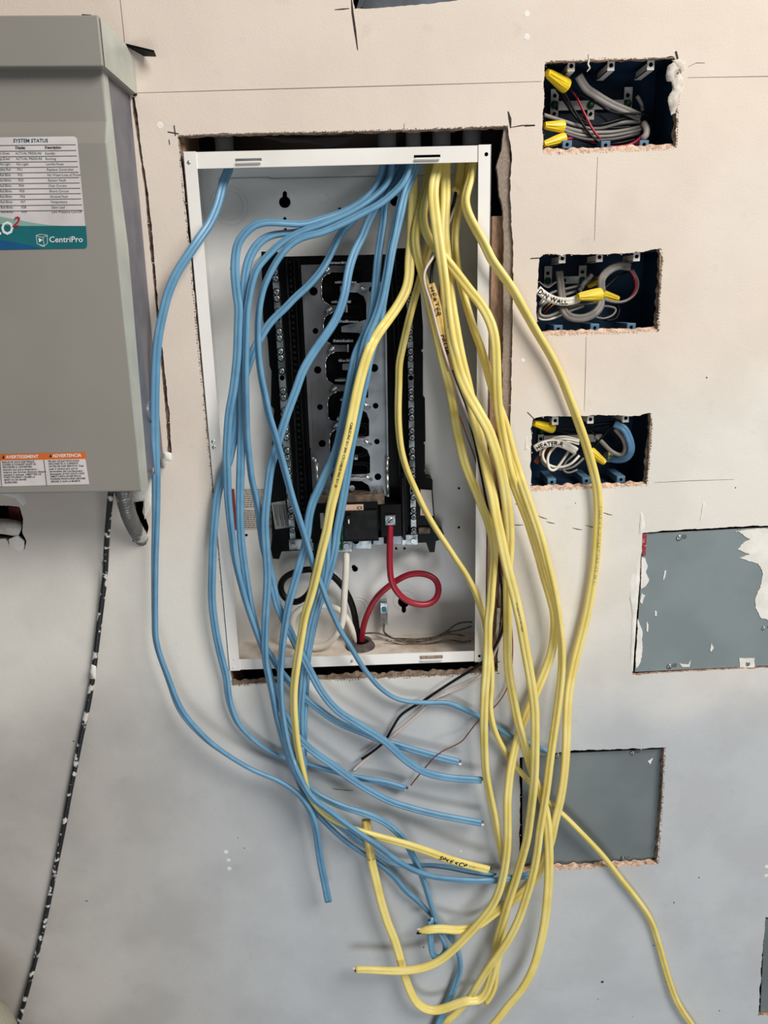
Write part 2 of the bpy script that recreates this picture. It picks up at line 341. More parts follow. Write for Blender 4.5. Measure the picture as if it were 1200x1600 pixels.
lip('broken_lip', [(1060, 90), (1000, 91), (930, 92), (852, 97)], 3, M_lipd, 10)
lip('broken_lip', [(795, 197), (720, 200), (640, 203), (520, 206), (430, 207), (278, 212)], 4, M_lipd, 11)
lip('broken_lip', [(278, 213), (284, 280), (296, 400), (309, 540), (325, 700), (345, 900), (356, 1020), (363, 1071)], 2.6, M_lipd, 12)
# raised plaster ridges and torn bits
def blob(name, pts, y, th, m, parent, seed=0, jag=.6):
    pts = ragged(pts, jag, 3, seed); pp = poly(pts, y); n = len(pp); cx = sum(p[0] for p in pp)/n; cz = sum(p[1] for p in pp)/n
    mb = MB(); vs = [(p[0], y, p[1]) for p in pp]+[(cx+(p[0]-cx)*.85, y-th*(.6+.5*noise.noise(Vector((p[0]*90, seed, p[1]*90)))), cz+(p[1]-cz)*.85) for p in pp]+[(cx, y-th, cz)]
    mb.add(vs, [(i, (i+1) % n, (i+1) % n+n, i+n) for i in range(n)]+[(i+n, (i+1) % n+n, 2*n) for i in range(n)]); return mb.put(name, m, parent, smooth=True)
blob('torn_paper_flap', [(1050, 94), (1062, 92), (1072, 98), (1071, 110), (1064, 116), (1058, 108)], .0002, .0018, M_paper, wallo, 3, 1.4)
blob('torn_paper_flap', [(1043, 104), (1052, 97), (1062, 106), (1056, 118), (1050, 128), (1042, 127), (1040, 118)], -.001, .005, M_paper, wallo, 4, 1.0)
blob('torn_paper_flap', [(1050, 126), (1062, 112), (1067, 124), (1065, 142), (1061, 160), (1055, 176), (1049, 180), (1046, 168), (1044, 152), (1050, 138)], .0006, .0025, M_paper, wallo, 5, 1.5)
blob('putty_ridge', [(1000, 800), (1004, 800), (1008, 822), (1003, 834), (998, 836)], .0002, .0012, M_putty, wallo, 5, .3)
blob('putty_ridge', [(985, 905), (997, 870), (1000, 905), (995, 960), (989, 1050), (984, 1040), (987, 960), (983, 930)], .0002, .0012, M_putty, wallo, 6, .3)
blob('putty_ridge', [(1093, 815), (1098, 784), (1101, 784), (1096, 812)], .0002, .001, M_putty, wallo, 7, .2)
blob('putty_ridge', [(821, 688), (824, 680), (823, 700), (828, 703), (819, 704)], .0002, .001, M_putty, wallo, 8, .2)
blob('putty_ridge', [(777, 950), (782, 950), (780, 985), (777, 1000), (774, 990)], .0005, .003, M_paper, wallo, 9, .5)
blob('putty_ridge', [(255, 705), (268, 708), (268, 720), (256, 720)], .0002, .002, M_putty, wallo, 10, .5)
blob('plaster_flap', [(0, 760), (35, 770), (42, 785), (36, 792), (26, 778), (0, 772)], .0002, .002, M_putty, wallo, 11, .5)
blob('plaster_flap', [(205, 775), (238, 745), (236, 790), (226, 812), (224, 800), (226, 783), (208, 783)], .0002, .002, M_putty, wallo, 12, .5)
# dark space behind the sheet
cv = MB(); cv.box(-1.3, 1.3, .135, .145, -1.7, 1.0); o = cv.put('wall_rear', M_cav); o['kind'] = 'structure'
PX0, PX1, PZ0, PZ1, PD = -.2078, .1592, -.5140, .1655, .095
def stud(x0, x1, z0, z1, label, seed, y0=.014, y1=.11):
    rnd = random.Random(seed); mb = MB(); n = 16; vs = []
    for i in range(n+1):
        z = z0+(z1-z0)*i/n; w = rnd.uniform(-.001, .001); vs += [(x0+w, y0+rnd.uniform(0, .0012), z), (x1+w, y0+rnd.uniform(0, .0012), z), (x1, y1, z), (x0, y1, z)]
    mb.add(vs, [(i*4+j, i*4+(j+1) % 4, i*4+4+(j+1) % 4, i*4+4+j) for i in range(n) for j in range(4)]+[(0, 1, 2, 3), (n*4, n*4+1, n*4+2, n*4+3)])
    return tag(mb.put('wall_stud', M_wood), label, 'stud', None)
zt = P(785, 338, .02).z
stud(.1635, .2015, -.9, zt, 'rough pine stud exposed in the gap right of the breaker panel', 1)
tag(MB().prism(poly(ragged([(787, 200), (796, 198), (799, 300), (803, 420), (803, 560), (800, 700), (798, 800), (793, 900), (786, 960), (780, 950), (783, 800), (785, 600), (786, 440), (786, 330), (780, 300), (776, 262), (784, 230)], 1.2, 4, 77), .005), .004, .012).put('gypsum_strip', mat('grey_brown_gypsum', (176, 158, 142), .9, c2=(136, 120, 106), scale=60, stretch=(40, 20, 5), bump=.6, bscale=200)), 'grey-brown torn drywall strip inside the right edge of the panel opening', 'drywall strip')
sl = MB().prism(poly([(200, 152), (212, 152), (220, 187), (226, 235), (238, 305), (244, 366), (250, 453), (255, 510), (262, 576), (270, 650), (274, 716), (258, 716), (254, 650), (246, 576), (240, 510), (236, 453), (228, 366), (222, 305), (212, 235), (206, 187)], .004), .0035, .0045).put('slot_backing', mat('brown_gypsum_core', (120, 100, 86), .9, c2=(60, 48, 42), scale=150, bump=.8, bscale=300), wallo)
stud(-.250, -.2086, -.9, .5, 'pine stud behind the drywall left of the breaker panel', 2)
# insulation / torn kraft piece above the panel
blob('kraft_scrap', [(405, 214), (480, 212), (555, 213), (535, 226), (515, 230), (480, 224), (440, 222)], .03, .004, mat('kraft_paper', (60, 56, 60), .9), wallo, 21, .8)
# ------------------------------------------------------------------ breaker panel
pan = empty('breaker_panel', (-.024, 0, PZ0), 'open white electrical breaker panel recessed in the wall, cover off, black bus interior', 'electrical panel')
def K(o): return keep(o, pan)
th = .0015
mb = MB(); mb.box(PX0, PX1, PD, PD+th, PZ0, PZ1); K(mb.put('back_plate', M_inn))
mb = MB(); mb.box(PX0, PX0+th, .001, PD, PZ0, PZ1); K(mb.put('side_plate', M_inn))
mb = MB(); mb.box(PX1-th, PX1, .001, PD, PZ0, PZ1); K(mb.put('side_plate', M_inn))
mb = MB(); mb.box(PX0+th, PX1-th, .001, PD, PZ1-th, PZ1); K(mb.put('top_plate', M_inn))
mb = MB(); mb.box(PX0+th, PX1-th, .001, PD, PZ0, PZ0+th); K(mb.put('bottom_plate', M_floor))
FW = .0155
mb = MB(); mb.box(PX0+.0145, PX1-.0145, .0002, .0014, PZ1-.0185, PZ1); K(mb.put('top_flange', M_enam, bevel=.0004))
mb = MB(); mb.box(PX0+.0145, PX1-.0145, .0002, .0014, PZ0, PZ0+.0165); K(mb.put('bottom_flange', M_enam, bevel=.0004))
mb = MB(); mb.box(PX0, PX0+FW, -.0012, .0002, PZ0-.0005, PZ1+.0005).box(PX0, PX0+.0012, -.0012, .012, PZ0, PZ1); K(mb.put('side_flange', M_enam, bevel=.0003))
mb = MB(); mb.box(PX1-FW, PX1, -.0012, .0002, PZ0-.0005, PZ1+.0005).box(PX1-.0012, PX1, -.0012, .012, PZ0, PZ1); K(mb.put('side_flange', M_enam, bevel=.0003))
for a, b, c, d, m in ((368, 248, 409, 252, M_bus), (647, 242.5, 688, 246.5, M_hole), (656, 1025, 692, 1029, M_gypd)):
    A, B = P(a, b, -.0001), P(c, d-1, -.0001); mb = MB(); mb.box(A.x, B.x, -.0004, .0006, A.z, B.z); K(mb.put('slot', m))
    mb = MB(); z = min(A.z, B.z); mb.box(A.x+.001, B.x-.001, -.0028, -.0016, z-.0032, z-.0004).box(A.x+.001, B.x-.001, -.0028, .0004, z-.0034, z-.0022); K(mb.put('slot_tab', M_enam, bevel=.0003))
for a, b, r, m in ((295, 254, 3, M_bus), (760, 241, 3, M_hole), (749, 1025, 2.6, M_hole), (550, 1033, 2.2, M_gypd), (365, 1043, 2.2, M_enam), (333, 690, 3.2, M_brt), (334, 699, 3.2, M_brt), (366, 1030, 2, M_enam)):
    mb = MB(); mb.lathe(P(a, b, -.0013), (0, -1, 0), [(0, .0007), (r*.0006, .0005), (r*.00078, 0)], 12); K(mb.put('flange_screw' if m in (M_bus, M_brt, M_enam, M_gypd) else 'flange_hole', m, smooth=True))
# back plate details
def disc(name, px, py, rpx, y, m, h=.0004, parent=None, n=20):
    mb = MB(); r = rpx*.00081; mb.lathe(P(px, py, y), (0, -1, 0), [(0, h), (r, h), (r, 0)], n); o = mb.put(name, m, parent); return K(o) if parent is None else o
def ring(name, px, py, rpx, wpx, y, m, parent=None):
    k = .00081; a, b = rpx*k, wpx*k; mb = MB(); mb.lathe(P(px, py, y), (0, -1, 0), [(a-b, 0), (a-b*.5, .0005), (a+b*.5, .0005), (a+b, 0)], 32); return K(mb.put(name, m, smooth=True))
YB = PD-.0003
for px, py, s in ((445, 316, 1), (631, 940, -1)):
    pts = [(px+9*math.cos(t), py+9*math.sin(t)) for t in [math.pi*2*i/20 for i in range(20)]]
    mb = MB(); mb.prism(poly(pts, YB), YB-.0003, YB+.0002).prism(poly([(px-3.6, py), (px+3.6, py), (px+3.2, py-15*s), (px, py-18*s), (px-3.2, py-15*s)], YB), YB-.00035, YB+.0002)
    K(mb.put('keyhole', M_hole)); ring('keyhole_dimple', px, py-2, 17, 5, YB+.0003, M_inn)
for px, py, r in ((617, 314, 8), (531, 327, 2.6), (445, 342, 2.5), (446, 359, 2.5), (362, 419, 2.6), (372, 690, 2), (385, 836, 2.4), (717, 763, 2), (717, 824, 2.2), (704, 409, 2.8), (489, 862, 2), (619, 857, 2.2), (632, 857, 2.2), (555, 889, 5.2), (553, 886, 4)):
    disc('knockout_hole', px, py, r, YB, M_hole)
for px, py, r in ((358, 322, 22), (358, 322, 30), (504, 311, 9), (560, 948, 20), (560, 948, 14), (412, 1030, 10)):
    ring('knockout_ring', px, py, r, 1.0, YB+.0002, M_inn)
strip = lambda pts, w, m, y, nm: K(strip_px(nm, pts, w, m, y, None))
strip([(340, 279), (420, 277), (422, 279), (560, 276), (735, 273)], 1.4, M_bus, YB-.0004, 'back_crease')
# printed wiring label with a red margin
mb = MB(); flat_px(mb, [(374, 763), (421, 763), (428, 826), (376, 828)], YB-.0004); K(mb.put('printed_notice', mat('notice_paper', (206, 200, 192), .6)))
mb = MB(); rnd = random.Random(5)
for r in range(19):
    y0 = 765+r*3.25
    if r == 9: continue
    x = 376
    while x < 419+r*.2:
        w = rnd.uniform(2, 6); flat_px(mb, [(x, y0), (x+w, y0), (x+w, y0+1.5), (x, y0+1.5)], YB-.0008); x += w+1.1
K(mb.put('notice_print', mat('notice_ink', (130, 116, 100), .7)))
mb = MB(); flat_px(mb, [(360, 764), (366, 764), (371, 828), (367, 828)], YB-.0006); K(mb.put('red_margin', mat('dull_red_print', (130, 48, 40), .6)))
# black moulded base
BASE = [(408, 393), (433, 393), (436, 401), (520, 399), (620, 397), (620, 388), (652, 387), (661, 510), (661, 545), (658, 548), (661, 551), (661, 618), (664, 622), (665, 690), (661, 692), (664, 695), (664, 733), (661, 735), (664, 738), (665, 747), (674, 748), (676, 751), (676, 767), (680, 826), (694, 834), (691, 842), (681, 846), (679, 863), (671, 863), (666, 848),
        (560, 851), (500, 855), (470, 860), (440, 862), (436, 874), (426, 873), (423, 858), (425, 838), (423, 762), (426, 757), (425, 700), (428, 640), (423, 634), (424, 580), (421, 572), (418, 530), (411, 500)]
base = K(MB().prism(poly(BASE, .068), .068, .094).put('bus_base', M_black, bevel=.0006))
def inner(o): o.parent = base; return o
YF = .066
for (a, b, c, d) in ((447, 404, 449, 404), (466, 404, 468, 404), (459, 404, 460.5, 404), (609, 400, 611, 400), (616, 392, 618, 392), (629, 392, 631, 392)):
    mb = MB(); s = .052 if a < 600 else .042
    mb.prism(poly([(a, b), (c, b), (c+(855-b)*s, 848), (a+(855-b)*s, 848)], YF), .058, .070); inner(mb.put('rib', M_black2))
mb = MB(); rnd = random.Random(9)
for i in range(46):
    py = 408+i*9.4; px = 453+(py-404)*.052; h = rnd.uniform(2.5, 5)
    mb.prism(poly([(px-2, py), (px+1.5+rnd.uniform(0, 1.5), py), (px+2, py+h), (px-1.5, py+h)], .063), .0615, .069)
    px = 622+(py-404)*.022; mb.prism(poly([(px-1.5, py), (px+2, py), (px+2, py+h), (px-1.5, py+h)], .063), .0615, .069)
o = inner(mb.put('moulded_lugs', M_black2)); o['kind'] = 'stuff'
mb = MB(); mb.prism(poly([(627, 745), (631, 745), (634, 842), (629, 842)], .04), .034, .066); inner(mb.put('barrier_fin', M_black2, bevel=.0005))
# neutral bars with screws
smb = MB(); smb.lathe((0, 0, 0), (0, -1, 0), [(0, .0006), (.0009, .0003), (.0016, .0010), (.0029, .0013), (.0034, .0006), (.0036, 0)], 12)
smb.box(-.0026, .0026, -.0016, -.0012, -.0004, .0004)
SME = smb.mesh('screw'); SME.materials.append(M_zinc); SME.polygons.foreach_set('use_smooth', [True]*len(SME.polygons))
def bar(pts, xs, y0=413):
    o = K(MB().prism(poly(pts, .050), .050, .066).put('neutral_bar', M_zinc, bevel=.0005))
    k = 0
    while True:
        py = y0+12+31*(k//2)+(k % 2)*10.5
        if py > 832: break
        c = P(xs(py), py, .0498)
        if k in (5, 11, 22) : MB().lathe(c, (0, -1, 0), [(0, .0003), (.0034, .0003), (.0034, 0)], 14).put('screw_hole', M_hole, o)
        else:
            s = bpy.data.objects.new('screw', SME); COL.objects.link(s); s.parent = o; s.location = c; s.rotation_euler = (0, random.uniform(0, 3), 0); s.scale = (1.15,)*3
            o2 = MB().lathe(c+Vector((0, .0001, 0)), (0, -1, 0), [(.0040, .0002), (.0050, .0002)], 12)
            o2.put('screw_recess', M_hole, o)
        k += 1
    for ch in o.children: ch.matrix_parent_inverse = Matrix.Identity(4)
    o.matrix_parent_inverse = o.matrix_parent_inverse
    return o
bar([(424, 412), (433, 411), (444, 560), (453, 700), (462, 842), (453, 843), (442, 700), (434, 560)], lambda y: 429+(y-412)*.0665)
bar([(634, 415), (643, 415), (646, 560), (648, 700), (651, 834), (642, 835), (639, 700), (637, 560)], lambda y: 638.5+(y-415)*.0195)
# bus plates
YP = .052
xl = lambda y: 470+(y-414)*.053
def bump_line(side):
    out = []
    if side == 'L':
        ys = [421, 483, 545, 607, 664, 722]
        for i, y in enumerate(ys):
            b = 501+(y-414)*.052
            out += [(b+12, y-6), (541+(y-414)*.03, y-6), (541+(y-414)*.03, y+4.5), (b+16, y+4.5), (b+5, y+10), (b, y+20), (b+1, y+44), (b+5, y+50)]
        return out
    ys = [452, 515, 574, 634, 692, 747]
    for i, y in enumerate(ys):
        b = 572+(y-442)*.024
        out += [(531+(y-442)*.03, y-5), (531+(y-442)*.03, y+4), (b-14, y+5), (b-4, y+11), (b, y+22), (b, y+47), (b-6, y+49)]
    return out
L_pts = [(470, 414), (510, 413)]+bump_line('L')+[(520, 778), (489, 779)]
R_pts = [(602, 441), (569, 441)]+bump_line('R')[:-2]+[(577, 776), (606, 776)]
pl = K(MB().prism(poly(L_pts, YP), YP, YP+.002).prism(poly([(470, 414), (476, 414), (490, 700), (484, 700)], YP-.004), YP-.0045, YP-.0005).put('bus_plate', M_busd, bevel=.0003)); pl['label'] = 'dark tarnished bus plate with tabs'
pr = K(MB().prism(poly(R_pts, YP), YP, YP+.002).prism(poly([(600, 441), (603, 441), (608, 776), (605, 776)], YP-.004), YP-.006, YP-.0005).put('bus_plate', M_bus, bevel=.0003))
for px, py, r in ((490, 455, 6.6), (493, 517, 4.6), (496.5, 578, 6), (500, 636, 4.8), (503.6, 693, 6)): disc('plate_hole', px, py, r, YP-.0002, M_hole)
for px, py, r in ((585, 575, 6.4), (587, 634, 4.8), (589, 690, 4.6), (590.5, 745, 5.8), (581, 452, 4.6)): disc('plate_hole', px, py, r, YP-.0002, M_hole)
for y in (421, 483, 545, 607, 664): # pins, stabs and end faces
    b = 511+(y-421)*.06; mb = MB(); mb.cyl(P(b-6, y+5, YP-.001), P(b+2, y-1, YP-.008), .0022, 10); mb.lathe(P(b+2, y-1, YP-.008), (0, -1, .2), [(.0024, 0), (.0018, .0012), (0, .0016)], 10); K(mb.put('pin', M_brt, smooth=True))
    q0 = 501+(y-414)*.052; ed = [(q0+15, y+5.5), (q0+8, y+8), (q0+3, y+13), (q0+.5, y+21), (q0+1.5, y+44), (q0+5, y+50)]; mb = MB()
    for p_, n_ in zip(ed, ed[1:]): mb.cyl(P(*p_, YP-.0006), P(*n_, YP-.0006), .0006, 6)
    K(mb.put('edge_glint', M_brt, smooth=True))  # bright tubes stand in for the glint along the plate edge at each well
    e = 541+(y-414)*.03; mb = MB(); mb.prism(poly([(e-2.2, y-7), (e, y-7), (e, y+5), (e-2.2, y+5)], YP-.008), YP-.010, YP); K(mb.put('tab_lip', M_brt))
for y in (452, 515, 574, 634, 692, 747):
    b = 571+(y-452)*.028; mb = MB(); mb.cyl(P(b+2, y+3, YP-.001), P(b-8, y-3, YP-.007), .0020, 10); K(mb.put('pin', M_brt, smooth=True))
rnd = random.Random(4)
for i in range(12):
    y = 411+i*30.6; x0 = (515 if i % 2 == 0 else 522)+i*1.4; x1 = x0+(34 if i % 2 else 30)
    mb = MB(); x = x0
    while x < x1:
        w = rnd.uniform(3, 6); h = rnd.uniform(1.2, 2.6); mb.prism(poly([(x, y-h), (x+w, y-h), (x+w-.4, y+1.2), (x, y+1.2)], .040), .038+rnd.uniform(0, .003), .056); x += w+rnd.uniform(0, 1)
    K(mb.put('stab', M_brt))
def rrect(cx, cy, hx, hy, r, n=5):
    out = []
    for sx, sy, a0 in ((1, 1, 0), (-1, 1, 90), (-1, -1, 180), (1, -1, 270)):
        for k in range(n): a = math.radians(a0+90*k/(n-1)); out.append((cx+sx*(hx-r)+r*math.cos(a), cy+sy*(hy-r)+r*math.sin(a)))
    return out
for i in range(11):
    y = 427+i*30.6; cx = 543+i*1.3; s = 1 if i % 2 else -1
    for k, hx in ((0, 22), (1, 17)):
        A = poly(rrect(cx+s*-3, y, hx, 11-k*3, 8-k*2), .058); B = poly(rrect(cx+s*-3, y, hx-1.6, 11-k*3-1.6, 7-k*2), .058); n = len(A)
        mb = MB(); mb.add([(p[0], .056, p[1]) for p in A]+[(p[0], .056, p[1]) for p in B]+[(p[0], .066, p[1]) for p in A]+[(p[0], .066, p[1]) for p in B],
            [(j, (j+1) % n, (j+1) % n+n, j+n) for j in range(n)]+[(j, j+2*n, (j+1) % n+2*n, (j+1) % n) for j in range(n)]+[(j+n, (j+1) % n+n, (j+1) % n+3*n, j+3*n) for j in range(n)])
        inner(mb.put('well_rim', M_black, smooth=False))
# faint white embossed lettering bars at the top of the stack
for px, py, r in ((508, 769, 5.5), (591, 768, 7.5)):
    mb = MB(); mb.lathe(P(px, py, YP), (0, -1, 0), [(r*.00085, 0), (r*.00085, .0022), (r*.00055, .0026), (r*.0004, .0026), (r*.0004, .0055), (0, .006)], 14); K(mb.put('stud_nut', M_zinc, smooth=False))
disc('set_screw', 550, 762, 5, YP, M_bus, .002)
for pts in ([(487, 716), (491, 717), (494, 724), (497, 757)], [(607, 714), (605, 718), (605, 740), (606, 772)]):
    mb = MB()
    for a, b in zip(pts, pts[1:]): mb.cyl(P(a[0], a[1], .046), P(b[0], b[1], .046), .0024, 10)
    K(mb.put('spring_clip', M_brt, smooth=True))
# main breaker block
def blk(name, a, b, c, d, y0, y1, m, bev=.0006, parent=None):
    A, B = P(a, b, y0), P(c, d, y0); mb = MB(); mb.box(A.x, B.x, y0, y1, A.z, B.z); return K(mb.put(name, m, parent, bevel=bev))
blk('main_breaker_ledge', 484, 776, 601, 788, .036, .066, M_brn)
mbk = blk('main_breaker', 484, 788, 592, 845, .030, .066, M_black)
blk('main_breaker_face', 536, 799, 590, 842, .026, .031, M_black2)
blk('lug_housing', 594, 789, 628, 838, .034, .066, M_black)
blk('rating_strip', 538, 789, 568, 797, .0288, .030, M_tan, .0001)
blk('breaker_toggle', 541, 806, 549, 822, .020, .027, M_black2); blk('toggle_mark', 544, 812, 546, 818, .0194, .0204, M_white, 0)
mb = MB(); text_px(mb, '0', 557, 796, 5, .0285, wpx=9); K(mb.put('rating_print', M_line))
blk('lug', 601.5, 806, 618, 820.5, .029, .036, M_zinc, .0004)
mb = MB(); mb.lathe(P(610, 813, .029), (0, -1, 0), [(0, .0008), (.0030, .0008), (.0042, 0)], 16); mb.add([], []); K(mb.put('lug_screw', M_bus, smooth=False))
K(MB().prism(poly([(606.5, 816), (613, 810), (614, 811), (607.5, 817)], .028), .0278, .0284).put('screw_slot', M_hole))
blk('side_label', 500, 802, 507, 826, .0294, .0300, M_lab2, 0)
blk('connector_strap', 537, 845, 581, 857, .050, .056, M_zinc, .0004); disc('strap_notch', 556, 845, 6, .0495, M_hole)
for a, b, c, d, sx, sy in ((628, 836, 653, 851, 646, 845), (451, 843, 492, 858, 459, 853)):
    blk('mounting_strap', a, b, c, d, .052, .058, M_zinc, .0004); disc('strap_screw', sx, sy, 4.2, .0518, M_brt, .0016)
blk('mounting_strap', 583, 840, 600, 851, .054, .058, M_bus, .0003); blk('mounting_strap', 612, 838, 628, 850, .056, .06, M_bus, .0003)
blk('neutral_lug', 526, 846, 551, 862, .034, .05, M_zinc, .0005); disc('neutral_lug_screw', 541, 853, 5, .0338, M_bus, .0018)
mb = MB(); mb.cyl(P(536, 820, .03), P(534, 857, .033), .0022, 10); K(mb.put('green_bond_screw', M_grn, smooth=True))
blk('bond_strap', 526, 852, 536, 860, .033, .036, M_grn, .0004)
# labels on the base
pts = [(424, 786), (446, 782), (452, 824), (430, 827)]
K(MB().prism(poly(pts, .0655), .0652, .068).put('silver_label', M_lab2)); mb = MB()
for k in range(9):
    x = 427+k*2.3; flat_px(mb, [(x, 788), (x+1, 788), (x+4.6, 822 if k % 3 else 812), (x+3.8, 822 if k % 3 else 812)], .0648)
K(mb.put('silver_label_print', M_line))
K(MB().prism(poly([(657, 765), (674, 766), (677, 806), (657, 805)], .0655), .0652, .068).put('white_label', M_lab)); mb = MB()
for k in range(3): flat_px(mb, [(659+k*1.5, 793), (660+k*1.5, 793), (660+k*1.5, 804), (659+k*1.5, 804)], .0648)
K(mb.put('white_label_print', M_org))
blk('base_step', 654, 826, 672, 834, .062, .07, M_brn)
# grounding lug with braided wires
blk('ground_lug', 594, 942, 606, 976, .078, PD, M_zinc, .0006)
disc('ground_lug_screw', 600, 952, 4.6, .078, mat('blue_screw', (50, 120, 140), .4, metal=.4), .002); disc('ground_lug_screw', 600, 970, 4, .078, M_bus, .002)
# conduit bushing on the panel floor
c = PZ(563, 1010, PZ0+.0015)
K(MB().lathe(c, (0, 0, 1), [(.0125, 0), (.0125, .008), (.0145, .010), (.0175, .010), (.0185, .006), (.021, .004), (.0225, 0)], 28).put('floor_bushing', mat('dusty_rubber', (92, 84, 78), .7, c2=(60, 54, 50), scale=80), smooth=False))
disc_c = MB().lathe(c+Vector((0, 0, .0006)), (0, 0, 1), [(0, 0), (.0125, 0)], 20); K(disc_c.put('bushing_bore', M_hole))
# ------------------------------------------------------------------ conduit adapters above panel
gr = 'conduit adapters on top of the panel'
for px, r, lab in ((351, .0115, 'grey conduit adapter standing alone over the left end of the panel'), (605, .0115, 'grey conduit adapter above the panel, left of the cluster of four'), (646, .0095, 'grey conduit adapter above the panel, narrow second of the cluster'),
                   (690, .0115, 'grey conduit adapter above the panel, third of the cluster'), (737, .0115, 'grey conduit adapter above the panel nearest its right corner')):
    x = P(px, 232, .045).x; c = (x, .045, PZ1)
    o = MB().lathe(c, (0, 0, 1), [(r*1.2, 0), (r*1.2, .006), (r, .007), (r, .05), (r*.85, .05), (r*.85, .0)], 24).put('conduit_adapter', M_pvc, smooth=False); tag(o, lab, 'conduit fitting', gr)
# ------------------------------------------------------------------ cables
CABLES = []
def catmull(pts, step=5.0):
    p = [pts[0]]+list(pts)+[pts[-1]]; out = []
    for i in range(1, len(p)-2):
        a, b, c, d = [np.array(q, float) for q in p[i-1:i+3]]; L = np.linalg.norm(c-b); n = max(1, int(round(L/step)))
        for k in range(n):
            t = k/n; out.append(.5*((2*b)+(c-a)*t+(2*a-5*b+4*c-d)*t*t+(3*b-a-3*c+d)*t**3))
    out.append(np.array(p[-1], float)); out = np.array(out)
    for _ in range(2): out[1:-1] = .25*out[:-2]+.5*out[1:-1]+.25*out[2:]
    return out
def cable(name, pts, dk, a, b, m, label, cat, group=None, tw=None, fixed=False, round_=False, stub=None, text=None, stub0=None, relax=True):
    px = catmull(pts, 3.0 if round_ and a < .004 else 5.0); s = np.concatenate([[0], np.cumsum(np.linalg.norm(np.diff(px, axis=0), axis=1))])
    def knots(kk, v0):
        if not kk: return np.full(len(px), v0)
        if len(kk) == 1: return np.full(len(px), float(kk[0][2]))
        ks = []; last = 0
        for x, y, v in kk:
            i = int(np.argmin(np.hypot(px[:, 0]-x, px[:, 1]-y))); ks.append((s[i], v))
        ks.sort(); xs = np.array([k[0] for k in ks]); vs = np.array([k[1] for k in ks], float)
        r = np.interp(s, xs, vs)
        k = np.ones(9)/9; rp = np.concatenate([np.full(4, r[0]), r, np.full(4, r[-1])]); return np.convolve(rp, k, 'valid')
    d = knots(dk, 10)/1000.; t = knots(tw, 0)
    ph = random.uniform(0, 6)
    if not round_: t = t+8*np.sin(s/70+ph)
    CABLES.append(dict(name=name, px=px, d=d, tw=np.radians(t), a=a, b=b, m=m, label=label, cat=cat, group=group, fixed=fixed, rnd=round_, stub=stub, stub0=stub0, text=text or [], s=s, relax=relax))
GB = 'blue cables hanging out of the panel'; GY = 'yellow cables hanging out of the panel'
A5, B5 = .0056, .0031
def blue(pts, dk, label, tw=None, **k): cable('blue_cable', pts, dk, A5, B5, M_blue, label, 'cable', GB, tw, **k)
def yellow(pts, dk, label, tw=None, a=.0062, b=.0036, m=None, **k): cable('yellow_cable', pts, dk, a, b, m or M_yel, label, 'cable', GY, tw, **k)
blue([(362, 236), (358, 262), (349, 285), (340, 320), (327, 350), (312, 372), (295, 397), (277, 425), (265, 452), (258, 475), (248, 522), (244, 562), (242, 619), (242, 681), (244, 744), (244, 790), (243, 837), (242, 880), (242, 963), (245, 1007), (263, 1060), (283, 1110), (317, 1150), (353, 1178), (393, 1202), (433, 1219), (453, 1231), (467, 1242), (476, 1253), (483, 1264), (489, 1278), (493, 1293), (496, 1313), (501, 1347), (508, 1382), (513, 1408)],
     [(362, 236, -45), (340, 320, -15), (312, 372, 14), (277, 425, 26), (242, 650, 45), (243, 880, 42), (263, 1060, 34), (433, 1219, 30), (483, 1264, 44), (513, 1408, 30)],
     'blue cable at far left bowing out over the grey cabinet edge', [(242, 700, 0), (263, 1060, 55), (290, 1120, 20), (353, 1178, 55), (450, 1230, 40), (513, 1408, 0)], stub='s')
# T1..T9
blue([(600, 244), (598, 257), (593, 277), (580, 299), (558, 319), (530, 333), (500, 343), (473, 350), (433, 348), (413, 348), (396, 353), (383, 364), (372, 380), (368, 400), (367, 427), (370, 460), (373, 480), (372, 513), (371, 547), (369, 573), (364, 613), (358, 647), (355, 687), (354, 713), (355, 740), (356, 773), (359, 807), (363, 840), (367, 873), (375, 907), (384, 940), (395, 973), (405, 1000), (414, 1025), (420, 1050), (428, 1078), (437, 1103), (449, 1124), (457, 1141), (472, 1159), (493, 1177), (520, 1196), (547, 1216), (575, 1234), (605, 1250), (633, 1260), (683, 1273), (752, 1286)],
     [(598, 257, -40), (560, 319, -30), (470, 350, -8), (396, 353, 4), (367, 427, 16), (355, 700, 26), (384, 940, 24), (420, 1050, 19), (472, 1159, 22), (752, 1286, 24)],
     'blue cable with the widest arc at upper left, lowest of the ends fanned right', [(433, 348, 70), (396, 353, 50), (368, 420, 0), (400, 1000, 50), (500, 1180, 0)], stub='w')
blue([(606, 244), (604, 262), (600, 282), (586, 303), (562, 322), (530, 340), (500, 351), (480, 358), (460, 363), (440, 365), (420, 369), (404, 380), (392, 398), (385, 420), (382, 447), (382, 473), (378, 500), (377, 550), (377, 600), (378, 660), (377, 690), (376, 727), (375, 767), (375, 807), (377, 847), (381, 880), (387, 920), (393, 953), (402, 985), (414, 1010), (427, 1030), (436, 1045), (448, 1060), (460, 1075), (475, 1089), (493, 1104), (513, 1119), (533, 1131), (560, 1142), (600, 1158), (633, 1168), (667, 1178), (717, 1191)],
     [(604, 262, -44), (560, 322, -34), (460, 363, -16), (392, 398, -2), (382, 473, 8), (376, 727, 18), (387, 920, 20), (427, 1030, 13), (475, 1089, 13), (600, 1158, 12), (717, 1191, 18)],
     'blue cable second from left inside the panel, ending highest at right', [(440, 365, 60), (392, 398, 10), (377, 600, 40), (376, 727, 0), (410, 1000, 45), (475, 1089, 10)], stub='w')
